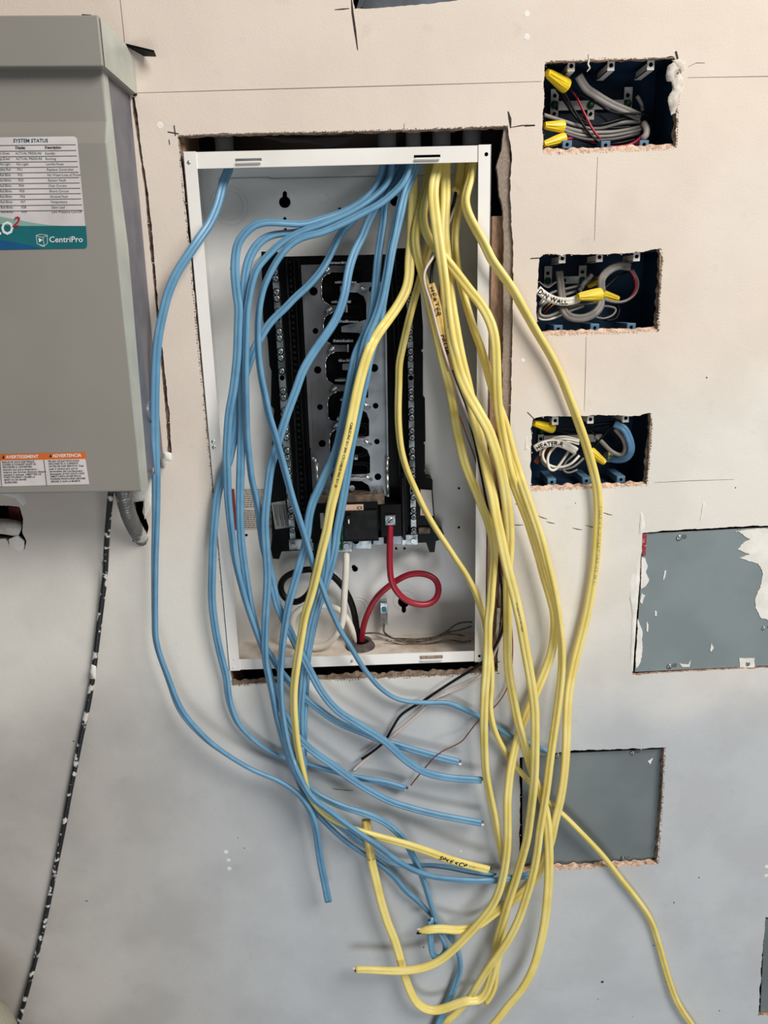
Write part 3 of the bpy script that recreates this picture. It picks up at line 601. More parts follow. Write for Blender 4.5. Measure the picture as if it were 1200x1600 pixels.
blue([(613, 244), (612, 257), (611, 271), (605, 286), (592, 301), (573, 316), (547, 332), (520, 344), (500, 352), (473, 361), (453, 371), (433, 385), (415, 403), (401, 421), (393, 445), (389, 467), (386, 487), (385, 520), (384, 560), (384, 600), (385, 640), (386, 680), (389, 713), (393, 747), (399, 773), (404, 800), (408, 830), (412, 855), (420, 885), (427, 918), (434, 947), (443, 967), (453, 987), (462, 1006), (475, 1030), (487, 1053), (503, 1082), (527, 1110), (560, 1132), (600, 1157), (633, 1187), (663, 1206), (700, 1215), (752, 1219)],
     [(612, 257, -32), (573, 316, -20), (500, 352, -6), (415, 403, 6), (389, 467, 16), (384, 600, 24), (399, 773, 20), (427, 918, 18), (475, 1030, 27), (560, 1132, 28), (600, 1157, 28), (700, 1215, 24), (752, 1219, 22)],
     'blue cable sweeping through the mass and ending just right of the highest end', [(433, 385, 60), (393, 445, 50), (384, 600, 45), (399, 773, 55), (434, 947, 0)], stub='k')
blue([(644, 242), (641, 257), (636, 273), (627, 289), (611, 305), (593, 319), (567, 333), (540, 347), (520, 356), (500, 364), (473, 371), (453, 383), (437, 401), (424, 423), (413, 447), (407, 471), (404, 495), (403, 520), (404, 553), (408, 587), (414, 617), (420, 647), (431, 684), (444, 731), (457, 778), (472, 825), (482, 858), (490, 884), (501, 912), (510, 936), (520, 960), (533, 987), (548, 1011), (564, 1038), (578, 1057), (592, 1073), (612, 1088), (635, 1096), (672, 1098), (697, 1098), (720, 1106), (750, 1121), (775, 1136), (804, 1154), (825, 1161), (857, 1176)],
     [(641, 257, -16), (593, 319, -6), (520, 356, 2), (437, 401, 12), (404, 495, 20), (431, 684, 36), (472, 825, 38), (501, 912, 40), (533, 987, 30), (592, 1073, 16), (697, 1098, 10), (775, 1136, 8), (857, 1176, 8)],
     'blue cable crossing diagonally to the right, ending over the lower grey plate', [(500, 364, 60), (424, 423, 55), (404, 520, 50), (431, 684, 50), (510, 936, 55), (612, 1088, 70), (857, 1176, 20)])
blue([(620, 240), (620, 262), (606, 290), (578, 320), (550, 345), (533, 364), (523, 383), (511, 408), (498, 428), (480, 448), (460, 466), (445, 482), (433, 493), (420, 507), (408, 526), (396, 548), (387, 573), (379, 600), (372, 630), (370, 660), (363, 695), (357, 722), (347, 747), (340, 773), (336, 807), (333, 847), (332, 880), (331, 933), (335, 973), (341, 1007), (349, 1040), (354, 1060), (358, 1093), (370, 1127), (393, 1153), (420, 1173), (447, 1185), (475, 1192), (510, 1202), (540, 1210), (570, 1217), (600, 1222), (633, 1232)],
     [(620, 262, -60), (578, 320, -56), (523, 383, -40), (480, 448, -24), (433, 493, -12), (396, 548, -2), (370, 660, 6), (347, 747, 12), (332, 880, 20), (349, 1040, 14), (393, 1153, 10), (540, 1210, 11), (633, 1232, 14)],
     'blue cable leaving the panel low on the left and ending shortest of the fan', [(523, 383, 40), (433, 493, 40), (370, 660, 0), (349, 1040, 25), (393, 1153, 55), (600, 1222, 20)], stub='k')
blue([(628, 240), (627, 262), (617, 287), (600, 311), (586, 328), (577, 342), (567, 367), (556, 389), (548, 411), (543, 433), (541, 446), (535, 473), (524, 500), (508, 525), (489, 552), (473, 580), (463, 608), (450, 643), (437, 684), (424, 727), (418, 769), (414, 816), (416, 862), (418, 896), (417, 930), (415, 960), (414, 1000), (415, 1033), (420, 1060), (426, 1087), (432, 1120), (439, 1147), (446, 1173), (454, 1196), (464, 1215), (472, 1236), (480, 1254), (490, 1267), (504, 1281), (519, 1296), (537, 1312), (556, 1326), (573, 1337), (586, 1345), (600, 1356), (615, 1369), (633, 1391), (653, 1408), (672, 1428), (684, 1441), (697, 1457), (711, 1477), (718, 1496), (719, 1513), (713, 1533), (703, 1560), (692, 1583), (682, 1608), (660, 1670), (640, 1740)],
     [(627, 262, -54), (586, 328, -48), (548, 411, -28), (508, 525, -8), (450, 643, 12), (414, 816, 34), (416, 960, 34), (426, 1087, 30), (446, 1173, 28), (480, 1254, 22), (573, 1337, 14), (672, 1428, 14), (718, 1496, 12), (682, 1608, 12)],
     'blue cable running down behind the bundle and out of frame at the bottom', [(627, 262, 0), (416, 960, 20), (446, 1173, 60), (573, 1337, 50), (640, 1400, 20), (697, 1457, 70), (719, 1513, 50), (700, 1570, 10)])
blue([(634, 240), (633, 262), (620, 285), (607, 306), (601, 325), (599, 347), (595, 373), (591, 400), (589, 420), (586, 455), (583, 480), (578, 503), (568, 527), (556, 553), (550, 580), (545, 607), (540, 633), (534, 666), (527, 697), (517, 724), (507, 744), (497, 767), (489, 784), (483, 807), (480, 833), (476, 856), (469, 880), (461, 908), (452, 940), (446, 973), (442, 1003), (440, 1027), (438, 1055), (439, 1085), (441, 1110), (444, 1133), (449, 1160), (455, 1182), (462, 1202), (470, 1218), (479, 1235), (493, 1252), (515, 1268), (540, 1287), (567, 1306), (593, 1324), (620, 1345), (647, 1360), (673, 1369), (700, 1373), (740, 1376), (780, 1375), (829, 1367)],
     [(633, 262, -50), (601, 325, -40), (591, 400, -22), (568, 527, 2), (545, 607, 10), (507, 744, 20), (476, 856, 30), (452, 940, 34), (440, 1027, 38), (441, 1110, 40), (462, 1202, 46), (493, 1252, 52), (567, 1306, 50), (647, 1360, 36), (700, 1373, 28), (780, 1375, 16), (829, 1367, 12)],
     'blue cable curving over the yellow one, ending below the lower grey plate', [(601, 325, 50), (568, 527, 20), (476, 856, 10), (441, 1110, 50), (515, 1268, 30), (829, 1367, 10)])
blue([(648, 240), (645, 262), (640, 275), (633, 290), (626, 313), (620, 340), (615, 367), (609, 393), (605, 420), (600, 447), (594, 473), (585, 500), (575, 522), (567, 548), (562, 575), (557, 603), (550, 633), (543, 663), (536, 695), (529, 725), (523, 755), (518, 785), (514, 815), (511, 853), (509, 885), (503, 915), (494, 945), (486, 975), (481, 1003), (476, 1035), (473, 1070), (470, 1105), (470, 1140), (470, 1170), (472, 1200), (478, 1222), (486, 1234), (500, 1244), (520, 1254), (547, 1264), (573, 1272), (598, 1283), (616, 1296), (632, 1313), (644, 1335), (656, 1361), (664, 1383), (672, 1410), (678, 1430), (683, 1450), (691, 1466), (697, 1482), (694, 1492), (686, 1499), (678, 1494), (674, 1482), (673, 1460), (673, 1437)],
     [(645, 262, -28), (626, 313, -18), (609, 393, -4), (575, 522, 12), (550, 633, 18), (523, 755, 22), (509, 885, 24), (481, 1003, 18), (470, 1105, 18), (472, 1200, 24), (500, 1244, 34), (598, 1283, 34), (644, 1335, 28), (672, 1410, 22), (691, 1466, 22), (686, 1499, 26), (673, 1437, 30)],
     'blue cable whose end doubles back in a tight U at the bottom', [(626, 313, 50), (575, 522, 50), (500, 900, 20), (600, 1283, 10), (660, 1370, 50), (690, 1470, 70), (673, 1437, 20)], stub='s')
blue([(652, 240), (648, 265), (640, 285), (632, 303), (627, 327), (621, 353), (613, 387), (607, 420), (600, 460), (593, 500), (584, 535), (576, 565), (572, 590), (566, 615), (560, 643), (553, 677), (547, 707), (543, 735), (539, 762), (535, 785), (531, 807), (526, 833), (524, 853), (518, 882), (510, 908), (502, 933), (494, 958), (488, 985), (483, 1010), (479, 1040), (477, 1080), (475, 1120), (474, 1160), (474, 1200), (478, 1232), (490, 1254), (507, 1271), (523, 1284), (540, 1297), (557, 1310), (572, 1321), (586, 1333), (602, 1344), (622, 1352), (645, 1353), (668, 1352), (700, 1355), (735, 1362), (771, 1367)],
     [(648, 265, -34), (627, 327, -26), (600, 460, -6), (576, 565, 6), (547, 707, 12), (524, 853, 16), (502, 933, 12), (479, 1040, 10), (475, 1120, 10), (474, 1200, 14), (507, 1271, 34), (572, 1321, 22), (645, 1353, 14), (771, 1367, 14)],
     'darker blue cable ending just under the lettered yellow cable end', [(648, 265, 20), (560, 643, 10), (530, 810, 0), (475, 1120, 20), (540, 1297, 10), (622, 1352, 55), (700, 1355, 30)], stub='k')
# yellow
yellow([(643, 244), (644, 262), (645, 293), (645, 320), (644, 347), (643, 373), (640, 407), (639, 433), (634, 454), (622, 477), (606, 500), (590, 522), (577, 547), (567, 577), (558, 613), (551, 648), (543, 687), (533, 727), (525, 760), (517, 793), (511, 827), (504, 855), (496, 890), (487, 927), (477, 960), (471, 993), (465, 1030), (460, 1067), (459, 1100), (461, 1133), (464, 1160), (469, 1187), (475, 1213), (479, 1232), (486, 1249), (497, 1263), (513, 1276), (533, 1287), (551, 1294), (569, 1300), (591, 1307), (620, 1315), (647, 1323), (673, 1332), (700, 1342), (727, 1350), (763, 1359)],
       [(644, 262, -56), (644, 347, -52), (639, 433, -30), (606, 500, -2), (567, 577, 26), (533, 727, 42), (504, 855, 48), (471, 993, 50), (459, 1100, 50), (469, 1187, 46), (486, 1249, 34), (533, 1287, 36), (591, 1307, 46), (673, 1332, 40), (763, 1359, 30)],
       'yellow cable running among the blue ones, end hand-lettered SPKE KCP', [(644, 347, 0), (606, 500, 10), (551, 648, 10), (459, 1100, 55), (533, 1287, 60), (600, 1310, 10)], a=.0066, stub='k',
       text=[('SPKE KCP', 688, 1337, .0118, M_ink, .0, .0002), ('CABLES INC E11 2041 CTI CABLES INC E11 20', 549, 655, .0046, M_ink, .002, .0012), ('E11 2041', 735, 1352, .0030, M_pencil, .0, .001)])
yellow([(674, 244), (673, 257), (669, 280), (662, 307), (656, 330), (651, 352), (649, 373), (652, 397), (658, 420), (664, 443), (670, 470), (677, 500), (684, 530), (691, 560), (698, 588), (704, 612), (709, 640), (713, 667), (719, 693), (725, 720), (735, 747), (745, 770), (754, 793), (763, 816), (769, 840), (772, 862), (771, 887), (768, 920), (766, 947), (763, 973), (762, 1007), (760, 1047), (757, 1087), (756, 1133), (757, 1173), (759, 1207), (765, 1240), (772, 1273), (777, 1300), (782, 1327), (788, 1354), (793, 1380), (794, 1405), (790, 1430), (785, 1460), (780, 1490), (775, 1515), (772, 1540), (764, 1558), (757, 1566)],
       [(673, 257, -52), (656, 330, -42), (649, 373, -36), (670, 470, -26), (698, 588, -12), (725, 720, 6), (763, 816, 22), (771, 887, 28), (763, 973, 36), (757, 1087, 34), (765, 1240, 26), (793, 1380, 12), (780, 1490, 12), (757, 1566, 16)],
       'yellow cable hugging the right side flange of the panel, behind the other yellow ones', [(656, 330, 50), (700, 600, 20), (770, 880, 50), (760, 1047, 0), (757, 1173, 50), (785, 1340, 55)])
yellow([(690, 246), (689, 270), (686, 300), (680, 340), (673, 375), (665, 405), (655, 440), (646, 472), (638, 503), (630, 538), (624, 568), (623, 600), (622, 640), (623, 670), (627, 703), (636, 735), (649, 765), (662, 793), (679, 823), (699, 853), (714, 876), (728, 897), (743, 927), (751, 950), (758, 973), (763, 1005), (767, 1040), (767, 1073), (765, 1100), (768, 1125), (774, 1145), (782, 1162), (795, 1183), (812, 1205), (828, 1223), (845, 1241), (862, 1258), (880, 1273), (907, 1300), (941, 1336), (968, 1371), (995, 1405), (1016, 1437), (1029, 1475), (1040, 1515), (1053, 1555), (1066, 1580), (1082, 1603), (1125, 1670), (1170, 1730)],
       [(689, 270, -66), (680, 340, -64), (655, 440, -48), (630, 538, -34), (623, 640, -26), (636, 735, -24), (679, 823, -16), (728, 897, 4), (758, 973, 14), (767, 1073, 12), (795, 1183, 9), (862, 1258, 8), (907, 1300, 10), (968, 1371, 6), (1029, 1475, 6), (1082, 1603, 8)],
       'thin yellow cable crossing the lower grey plate to the bottom right corner', [(655, 440, 30), (623, 640, 60), (700, 853, 62), (767, 1073, 60), (862, 1258, 55), (1000, 1410, 60), (1050, 1550, 15)], a=.0055, b=.0034)
yellow([(677, 244), (675, 262), (671, 290), (665, 312), (661, 335), (664, 358), (672, 376), (683, 390), (696, 404), (709, 421), (722, 438), (734, 454), (748, 471), (759, 488), (768, 508), (773, 530), (775, 556), (776, 587), (777, 613), (779, 640), (783, 667), (788, 693), (794, 725), (801, 751), (808, 770), (816, 791), (826, 817), (835, 846), (843, 873), (850, 900), (859, 930), (866, 960), (866, 990), (860, 1025), (846, 1062), (833, 1092), (821, 1119), (811, 1147), (803, 1177), (797, 1207), (793, 1247), (793, 1280), (793, 1313), (791, 1340), (787, 1365), (780, 1392), (768, 1417), (750, 1440), (732, 1460), (708, 1484), (687, 1501), (665, 1511), (640, 1516), (610, 1517), (575, 1515), (556, 1515)],
       [(675, 262, -46), (661, 335, -36), (683, 390, -16), (709, 421, -4), (748, 471, 16), (773, 530, 26), (777, 613, 30), (794, 725, 28), (826, 817, 20), (850, 900, 16), (866, 990, 18), (833, 1092, 20), (803, 1177, 26), (793, 1280, 32), (787, 1365, 34), (732, 1460, 36), (665, 1511, 38), (556, 1515, 36)],
       'yellow cable whose white-tipped end points left near the bottom', [(683, 390, 50), (748, 471, 10), (776, 587, 20), (816, 791, 40), (850, 1050, 20), (797, 1207, 10), (787, 1365, 40), (665, 1511, 30), (556, 1515, 0)], stub='w', m=M_yel)
yellow([(687, 244), (684, 262), (679, 280), (677, 300), (678, 320), (681, 345), (684, 367), (688, 393), (691, 415), (695, 445), (698, 475), (702, 507), (706, 533), (712, 558), (718, 582), (729, 610), (741, 632), (753, 653), (764, 674), (773, 700), (781, 727), (787, 755), (791, 780), (794, 805), (796, 830), (796, 855), (794, 885), (793, 915), (793, 947), (793, 980), (793, 1020), (795, 1050), (800, 1080), (805, 1107), (810, 1130), (816, 1150), (822, 1173), (829, 1198), (837, 1220), (845, 1240), (851, 1260), (855, 1283), (857, 1310), (858, 1343), (857, 1380), (854, 1417), (850, 1447), (843, 1480), (833, 1513), (816, 1545), (793, 1573), (768, 1604), (715, 1660), (650, 1715)],
       [(684, 262, -24), (677, 300, -14), (684, 367, -2), (693, 445, 12), (702, 533, 22), (729, 610, 34), (764, 674, 44), (787, 755, 44), (796, 830, 26), (793, 947, 18), (795, 1050, 18), (810, 1130, 30), (829, 1198, 26), (851, 1260, 24), (857, 1343, 34), (843, 1480, 34), (768, 1604, 34)],
       'thick yellow cable in the middle leaving frame at bottom, rightmost of the two', [(679, 280, 10), (700, 520, 40), (729, 610, 0), (790, 780, 10), (793, 980, 40), (829, 1198, 50), (857, 1380, 0)], a=.0068, text=[('CABLES INC E11 2041', 697, 480, .003, M_pencil, 0, .001)])
yellow([(697, 244), (696, 262), (696, 280), (696, 307), (695, 333), (694, 360), (696, 387), (699, 415), (702, 447), (706, 480), (711, 510), (716, 538), (722, 567), (729, 595), (735, 622), (741, 650), (747, 675), (753, 700), (759, 727), (764, 750), (770, 775), (775, 805), (781, 833), (788, 867), (796, 900), (804, 930), (809, 953), (814, 975), (820, 1010), (826, 1043), (831, 1073), (835, 1105), (836, 1133), (836, 1173), (835, 1213), (832, 1247), (828, 1280), (823, 1313), (813, 1350), (803, 1383), (794, 1410), (787, 1433), (780, 1457), (775, 1478), (773, 1500), (771, 1515), (766, 1533), (759, 1551), (748, 1563), (733, 1563), (715, 1568), (697, 1575), (680, 1579), (664, 1576), (649, 1564), (639, 1544), (631, 1520), (624, 1493), (616, 1467), (605, 1440), (595, 1407), (587, 1373), (581, 1347), (577, 1324), (575, 1310), (573, 1295), (572, 1281)],
       [(696, 262, -34), (695, 333, -24), (699, 415, -12), (711, 510, 2), (729, 595, 12), (747, 675, 22), (764, 750, 34), (788, 867, 42), (809, 953, 44), (826, 1043, 44), (836, 1133, 44), (832, 1247, 46), (813, 1350, 30), (787, 1433, 22), (773, 1500, 20), (748, 1563, 24), (680, 1579, 26), (631, 1520, 22), (605, 1440, 22), (581, 1347, 26), (575, 1310, 26), (572, 1281, 24)],
       'yellow cable making the big U at the bottom, browned end pointing up', [(696, 300, 10), (764, 750, 0), (826, 1043, 10), (832, 1247, 55), (803, 1383, 40), (760, 1551, 45), (697, 1575, 55), (624, 1493, 5), (572, 1281, 0)], a=.0066, text=[('CTI CABLES INC E11 2041 CABLES', 806, 940, .0032, mat('olive_print', (96, 92, 40), .6), 0, .0010)])
yellow([(735, 244), (733, 266), (728, 290), (720, 315), (714, 340), (711, 367), (711, 393), (714, 415), (718, 437), (724, 460), (732, 487), (741, 516), (751, 543), (759, 569), (766, 595), (774, 620), (782, 642), (789, 662), (795, 685), (801, 708), (808, 731), (816, 756), (823, 777), (831, 800), (840, 826), (848, 853), (855, 880), (861, 903), (867, 930), (872, 960), (877, 1000), (878, 1035), (876, 1067), (870, 1115), (864, 1155), (859, 1193), (855, 1227), (850, 1260), (844, 1295), (839, 1335), (831, 1373), (822, 1403), (811, 1435), (797, 1464), (780, 1490), (764, 1511), (750, 1533), (739, 1551), (728, 1566), (714, 1581), (700, 1594), (688, 1606), (650, 1645), (600, 1690)],
       [(733, 266, -60), (720, 315, -54), (711, 367, -42), (724, 460, -16), (751, 543, 6), (774, 620, 18), (795, 685, 22), (823, 777, 28), (848, 853, 30), (867, 930, 32), (877, 1000, 32), (870, 1115, 34), (850, 1260, 40), (839, 1335, 42), (797, 1464, 44), (764, 1511, 40), (739, 1551, 24), (688, 1606, 10)],
       'yellow cable slanting down left across the big U at the bottom', [(711, 367, 55), (751, 543, 50), (830, 800, 20), (870, 940, 45), (877, 1035, 50), (850, 1260, 50), (797, 1464, 20)], a=.0060)
yellow([(741, 244), (739, 257), (736, 277), (730, 297), (727, 315), (732, 335), (743, 357), (756, 380), (768, 405), (784, 428), (802, 454), (821, 488), (841, 523), (860, 555), (876, 588), (888, 618), (900, 650), (915, 693), (927, 735), (933, 765), (935, 800), (933, 840), (930, 880), (924, 922), (918, 955), (909, 992), (897, 1038), (889, 1080), (886, 1120), (885, 1160), (882, 1205), (876, 1247), (868, 1280), (861, 1313), (852, 1340), (840, 1366), (826, 1385), (812, 1398), (798, 1409), (782, 1420), (765, 1433), (750, 1444), (733, 1451), (713, 1453), (687, 1451), (667, 1453), (654, 1455)],
       [(739, 257, -20), (727, 315, 2), (756, 380, 18), (802, 454, 16), (876, 588, 12), (933, 765, 11), (930, 880, 11), (897, 1038, 14), (885, 1160, 22), (876, 1247, 26), (861, 1313, 22), (840, 1366, 10), (782, 1420, 12), (733, 1451, 22), (654, 1455, 34)],
       'yellow cable arching furthest right past the wall boxes, tapered end pointing left', [(727, 315, 60), (756, 380, 50), (860, 555, 50), (933, 780, 40), (889, 1080, 10), (861, 1313, 20), (782, 1420, 50), (690, 1451, 30)], a=.0063,
       text=[('TI CABLES INC  MILLION CABLES CTI CABLES INC E11 2041 E11', 935, 790, .0044, mat('olive_print', (96, 92, 40), .6), .0, .0036)], stub='k')
# the stripped yellow cable: jacket stub, conductors, lettered sleeve
HG = 'stripped'
cable('jacket', [(722, 244), (720, 262), (717, 280), (712, 299)], [(720, 262, -64), (712, 299, -50)], .0056, .0034, M_yel, None, None, HG)
cable('lettered_sleeve', [(672, 444), (676, 457), (680, 470), (684, 487), (688, 507), (692, 527), (697, 547), (702, 567), (706, 578)], [(672, 444, 10), (692, 527, 12), (706, 578, 12)], .0060, .0034, M_dirty, None, None, HG, tw=[(680, 470, 0)],
      text=[('HEATER', 673, 448, .0112, M_inkr, .0, .0), ('FROM', 691, 520, .0108, M_inkr, .0, .001)])
cable('black_conductor', [(713, 297), (708, 320), (702, 337), (694, 360), (687, 382), (681, 400), (676, 413), (674, 430), (674, 447), (681, 475), (688, 510), (697, 550), (706, 575), (713, 600), (728, 640), (742, 690), (752, 740), (764, 800), (774, 850), (779, 880), (782, 902), (785, 927), (786, 953), (787, 970), (783, 991), (772, 1013), (757, 1031), (740, 1045), (720, 1057), (690, 1076), (660, 1096), (641, 1107), (625, 1119), (613, 1138), (601, 1158), (583, 1174), (565, 1186)],
      [(713, 297, -54), (681, 400, -22), (674, 430, 4), (680, 470, 10), (702, 567, 11), (713, 600, 6), (752, 740, 0), (779, 880, 4), (787, 970, 8), (757, 1031, 8), (690, 1076, 8), (565, 1186, 12)], .0019, .0019, M_blk, None, None, HG, round_=True)
cable('white_conductor', [(716, 300), (710, 325), (700, 352), (690, 378), (676, 403), (668, 415), (663, 427), (663, 440), (667, 455), (673, 473), (680, 500), (687, 527), (695, 553), (703, 577), (713, 605), (724, 633), (735, 660), (745, 690), (755, 740), (767, 800), (777, 860), (783, 900), (787, 940), (788, 980), (781, 1000), (773, 1020), (766, 1036), (756, 1051), (735, 1067), (710, 1078), (690, 1087), (672, 1097), (655, 1114), (637, 1130), (620, 1144), (600, 1162), (578, 1180), (552, 1204)],
      [(716, 300, -58), (690, 378, -18), (663, 433, 16), (687, 527, 22), (713, 605, 20), (735, 660, 8), (767, 800, 2), (787, 940, 3), (773, 1020, 5), (710, 1078, 5), (637, 1130, 8), (552, 1204, 10)], .0017, .0017, mat('pink_lit_white_insulation', (214, 196, 184), .45), None, None, HG, round_=True)  # white insulation with the pinkish light put into its colour
cable('bare_copper_conductor', [(714, 302), (706, 330), (695, 380), (690, 420), (686, 470), (690, 540), (701, 600), (712, 635), (721, 657), (729, 680), (739, 707), (747, 733), (756, 767), (764, 800), (774, 840), (784, 890), (792, 930), (798, 970), (801, 1005), (800, 1040), (796, 1062), (791, 1078), (781, 1095), (768, 1109), (750, 1124), (740, 1135), (731, 1147), (722, 1158), (708, 1166), (693, 1173), (680, 1182), (669, 1194), (657, 1208), (642, 1227)],
      [(714, 302, -60), (690, 420, -40), (701, 600, -24), (739, 707, -10), (764, 800, 4), (792, 930, 6), (800, 1040, 6), (768, 1109, 8), (693, 1173, 22), (669, 1194, 26), (657, 1208, 10), (642, 1227, 10)], .0009, .0009, M_cop, None, None, HG, round_=True, relax=False)
# service conductors inside the panel
cable('red_cable', [(610, 818), (609, 853), (609, 882), (611, 905), (617, 920), (628, 933), (643, 942), (660, 945), (674, 942), (683, 933), (686, 921), (683, 909), (673, 900), (658, 896), (642, 897), (625, 904), (606, 917), (588, 934), (576, 955), (568, 978), (564, 1003)],
      [(610, 818, -36), (609, 882, -30), (617, 920, -30), (660, 945, -38), (686, 921, -48), (642, 897, -56), (606, 917, -62), (564, 1003, -72)], .0046, .0046, M_red, 'thick red cable looped once below the main breaker', 'cable', round_=True, fixed=True)
cable('black_cable', [(495, 842), (495, 862), (493, 885), (490, 905), (486, 922), (476, 934), (463, 941), (450, 938), (440, 927), (438, 915), (444, 903), (458, 895), (478, 890), (500, 891), (520, 900), (538, 920), (550, 945), (556, 972), (559, 1003)],
      [(495, 842, -36), (490, 905, -44), (463, 941, -56), (438, 915, -64), (500, 891, -72), (550, 945, -72), (559, 1003, -72)], .0048, .0048, M_blk, 'thick black cable looped in the lower left of the panel', 'cable', round_=True, fixed=True)
cable('white_cable', [(541, 856), (541, 880), (540, 902), (538, 930), (537, 955), (534, 977), (522, 997), (505, 1010), (485, 1012), (467, 1002), (458, 985), (457, 967), (468, 952), (488, 946), (512, 947), (530, 953), (543, 968), (550, 984), (557, 1004)],
      [(541, 856, -42), (540, 902, -38), (537, 955, -36), (522, 997, -40), (485, 1012, -46), (457, 967, -62), (512, 947, -72), (543, 968, -64), (557, 1004, -74)], .0048, .0048, M_wht, 'thick white cable coiled at the bottom left of the panel', 'cable', round_=True, fixed=True)
for i, (pts, dk) in enumerate((([(600, 974), (599, 986), (605, 992), (618, 999), (636, 1004), (655, 1003), (675, 998), (695, 992), (712, 991), (726, 994)], [(600, 974, -80), (618, 999, -60), (726, 994, -50)]),
        ([(601, 975), (600, 988), (612, 997), (630, 998), (655, 998), (680, 995), (700, 985), (712, 976), (725, 972), (738, 972)], [(601, 975, -82), (630, 998, -66), (738, 972, -70)]),
        ([(565, 990), (585, 989), (600, 992), (625, 1000), (650, 1001), (680, 997), (700, 988), (720, 984), (738, 978)], [(565, 990, -74), (650, 1001, -64), (738, 978, -74)]),
        ([(605, 1000), (640, 1008), (670, 1006), (700, 1000), (722, 1003), (736, 1001)], [(605, 1000, -60), (736, 1001, -56)]))):
    cable('bare_ground_wire', pts, dk, .0013, .0013, M_tin, ['twisted bare ground wire rising to the ground lug, lowest', 'twisted bare ground wire rising to the ground lug, curling at right', 'bare ground wire running out of the floor bushing to the right corner', 'loose bare ground strand lying on the panel floor'][i], 'wire', 'bare ground wires on the panel floor', round_=True, fixed=True)
def relax_depths():
    cs = [c for c in CABLES if c['relax'] and not c['fixed']]
    px = np.concatenate([c['px'] for c in cs]); ids = np.concatenate([np.full(len(c['px']), i) for i, c in enumerate(cs)])
    a = np.concatenate([np.full(len(c['px']), c['a']) for c in cs]); b = np.concatenate([np.full(len(c['px']), c['b']) for c in cs]); tw = np.concatenate([c['tw'] for c in cs])
    hw = np.sqrt((a*np.cos(tw))**2+(b*np.sin(tw))**2)*1300; hh = np.sqrt((a*np.sin(tw))**2+(b*np.cos(tw))**2)
    d = np.concatenate([c['d'] for c in cs])
    D = np.hypot(px[:, None, 0]-px[None, :, 0], px[:, None, 1]-px[None, :, 1]); reach = hw[:, None]+hw[None, :]
    I, J = np.nonzero((D < reach*.97) & (ids[:, None] < ids[None, :]))
    w = np.sqrt(np.clip(1-(D[I, J]/reach[I, J])**2, 0.05, 1)); need = (hh[I]+hh[J])*np.clip(w*1.25, 0, 1)+.0002; sgn = np.where(d[I] >= d[J], 1.0, -1.0)
    starts = [np.nonzero(ids == i)[0] for i in range(len(cs))]
    xx = px[:, 0]; yy = px[:, 1]
    inside = (yy > 205) & (yy < 1032) & (xx > 300+(yy-238)*.09) & (xx < 752) & ~((yy > 225) & (yy < 256))
    dmin = np.where(inside, -.078, .0015)+hh; dmin = np.where((yy < 256), -.085, dmin)
    d0 = d.copy()
    for it in range(90):
        gap = (d[I]-d[J])*sgn; push = np.clip(need-gap, 0, .004)*.25
        acc = np.zeros_like(d); cnt = np.zeros_like(d)
        np.add.at(acc, I, push*sgn); np.add.at(acc, J, -push*sgn); np.add.at(cnt, I, push > 0); np.add.at(cnt, J, push > 0)
        d = d+acc/np.maximum(cnt, 1)*1.6
        for s_ in starts:
            q = d[s_]; q[1:-1] += .22*(q[:-2]-2*q[1:-1]+q[2:]); d[s_] = q
        d = d+(d0-d)*.004; d = np.maximum(d, dmin)
    for c, s_ in zip(cs, starts): c['d'] = d[s_]
relax_depths()
def mkprof(g):
    h = [(1, 0), (.95, .38), (.82, .72), (.62, .95), (.42, 1.0), (.22, 1-.3*g), (.08, 1-.8*g), (0, 1-g), (-.08, 1-.8*g), (-.22, 1-.3*g), (-.42, 1.0), (-.62, .95), (-.82, .72), (-.95, .38)]
    return h+[(-x, -y) for x, y in h]
PROF = mkprof(.19); PROFY = mkprof(.12)
CIRC = [(math.cos(2*math.pi*i/14), math.sin(2*math.pi*i/14)) for i in range(14)]
def frames(c):
    px, d = c['px'], c['d']; pts = [P(px[i, 0], px[i, 1], -d[i]) for i in range(len(px))]
    n = len(pts); fr = []; prev = None
    for i in range(n):
        t = (pts[min(i+1, n-1)]-pts[max(i-1, 0)]).normalized(); v = Vector((0, -1, 0))
        N_ = (v-t*v.dot(t))
        if N_.length < .15 and prev is not None: N_ = prev-t*prev.dot(t)
        N_.normalize(); prev = N_; Bv = t.cross(N_); th = c['tw'][i]
        fr.append((pts[i], t, N_*math.cos(th)+Bv*math.sin(th), Bv*math.cos(th)-N_*math.sin(th)))
    return fr
def sweep(fr, a, b, prof, taper=None):
    k = len(prof); vs = []
    for i, (p, t, n_, bv) in enumerate(fr):
        s = taper(i) if taper else 1.0
        vs += [p+bv*(q[0]*a*s)+n_*(q[1]*b*s) for q in prof]
    fs = [(i*k+j, i*k+(j+1) % k, (i+1)*k+(j+1) % k, (i+1)*k+j) for i in range(len(fr)-1) for j in range(k)]
    vs += [fr[0][0], fr[-1][0]]; m = len(vs)
    fs += [(j, m-2, (j+1) % k) for j in range(k)]+[((len(fr)-1)*k+j, (len(fr)-1)*k+(j+1) % k, m-1) for j in range(k)]
    return MB().add(vs, fs)
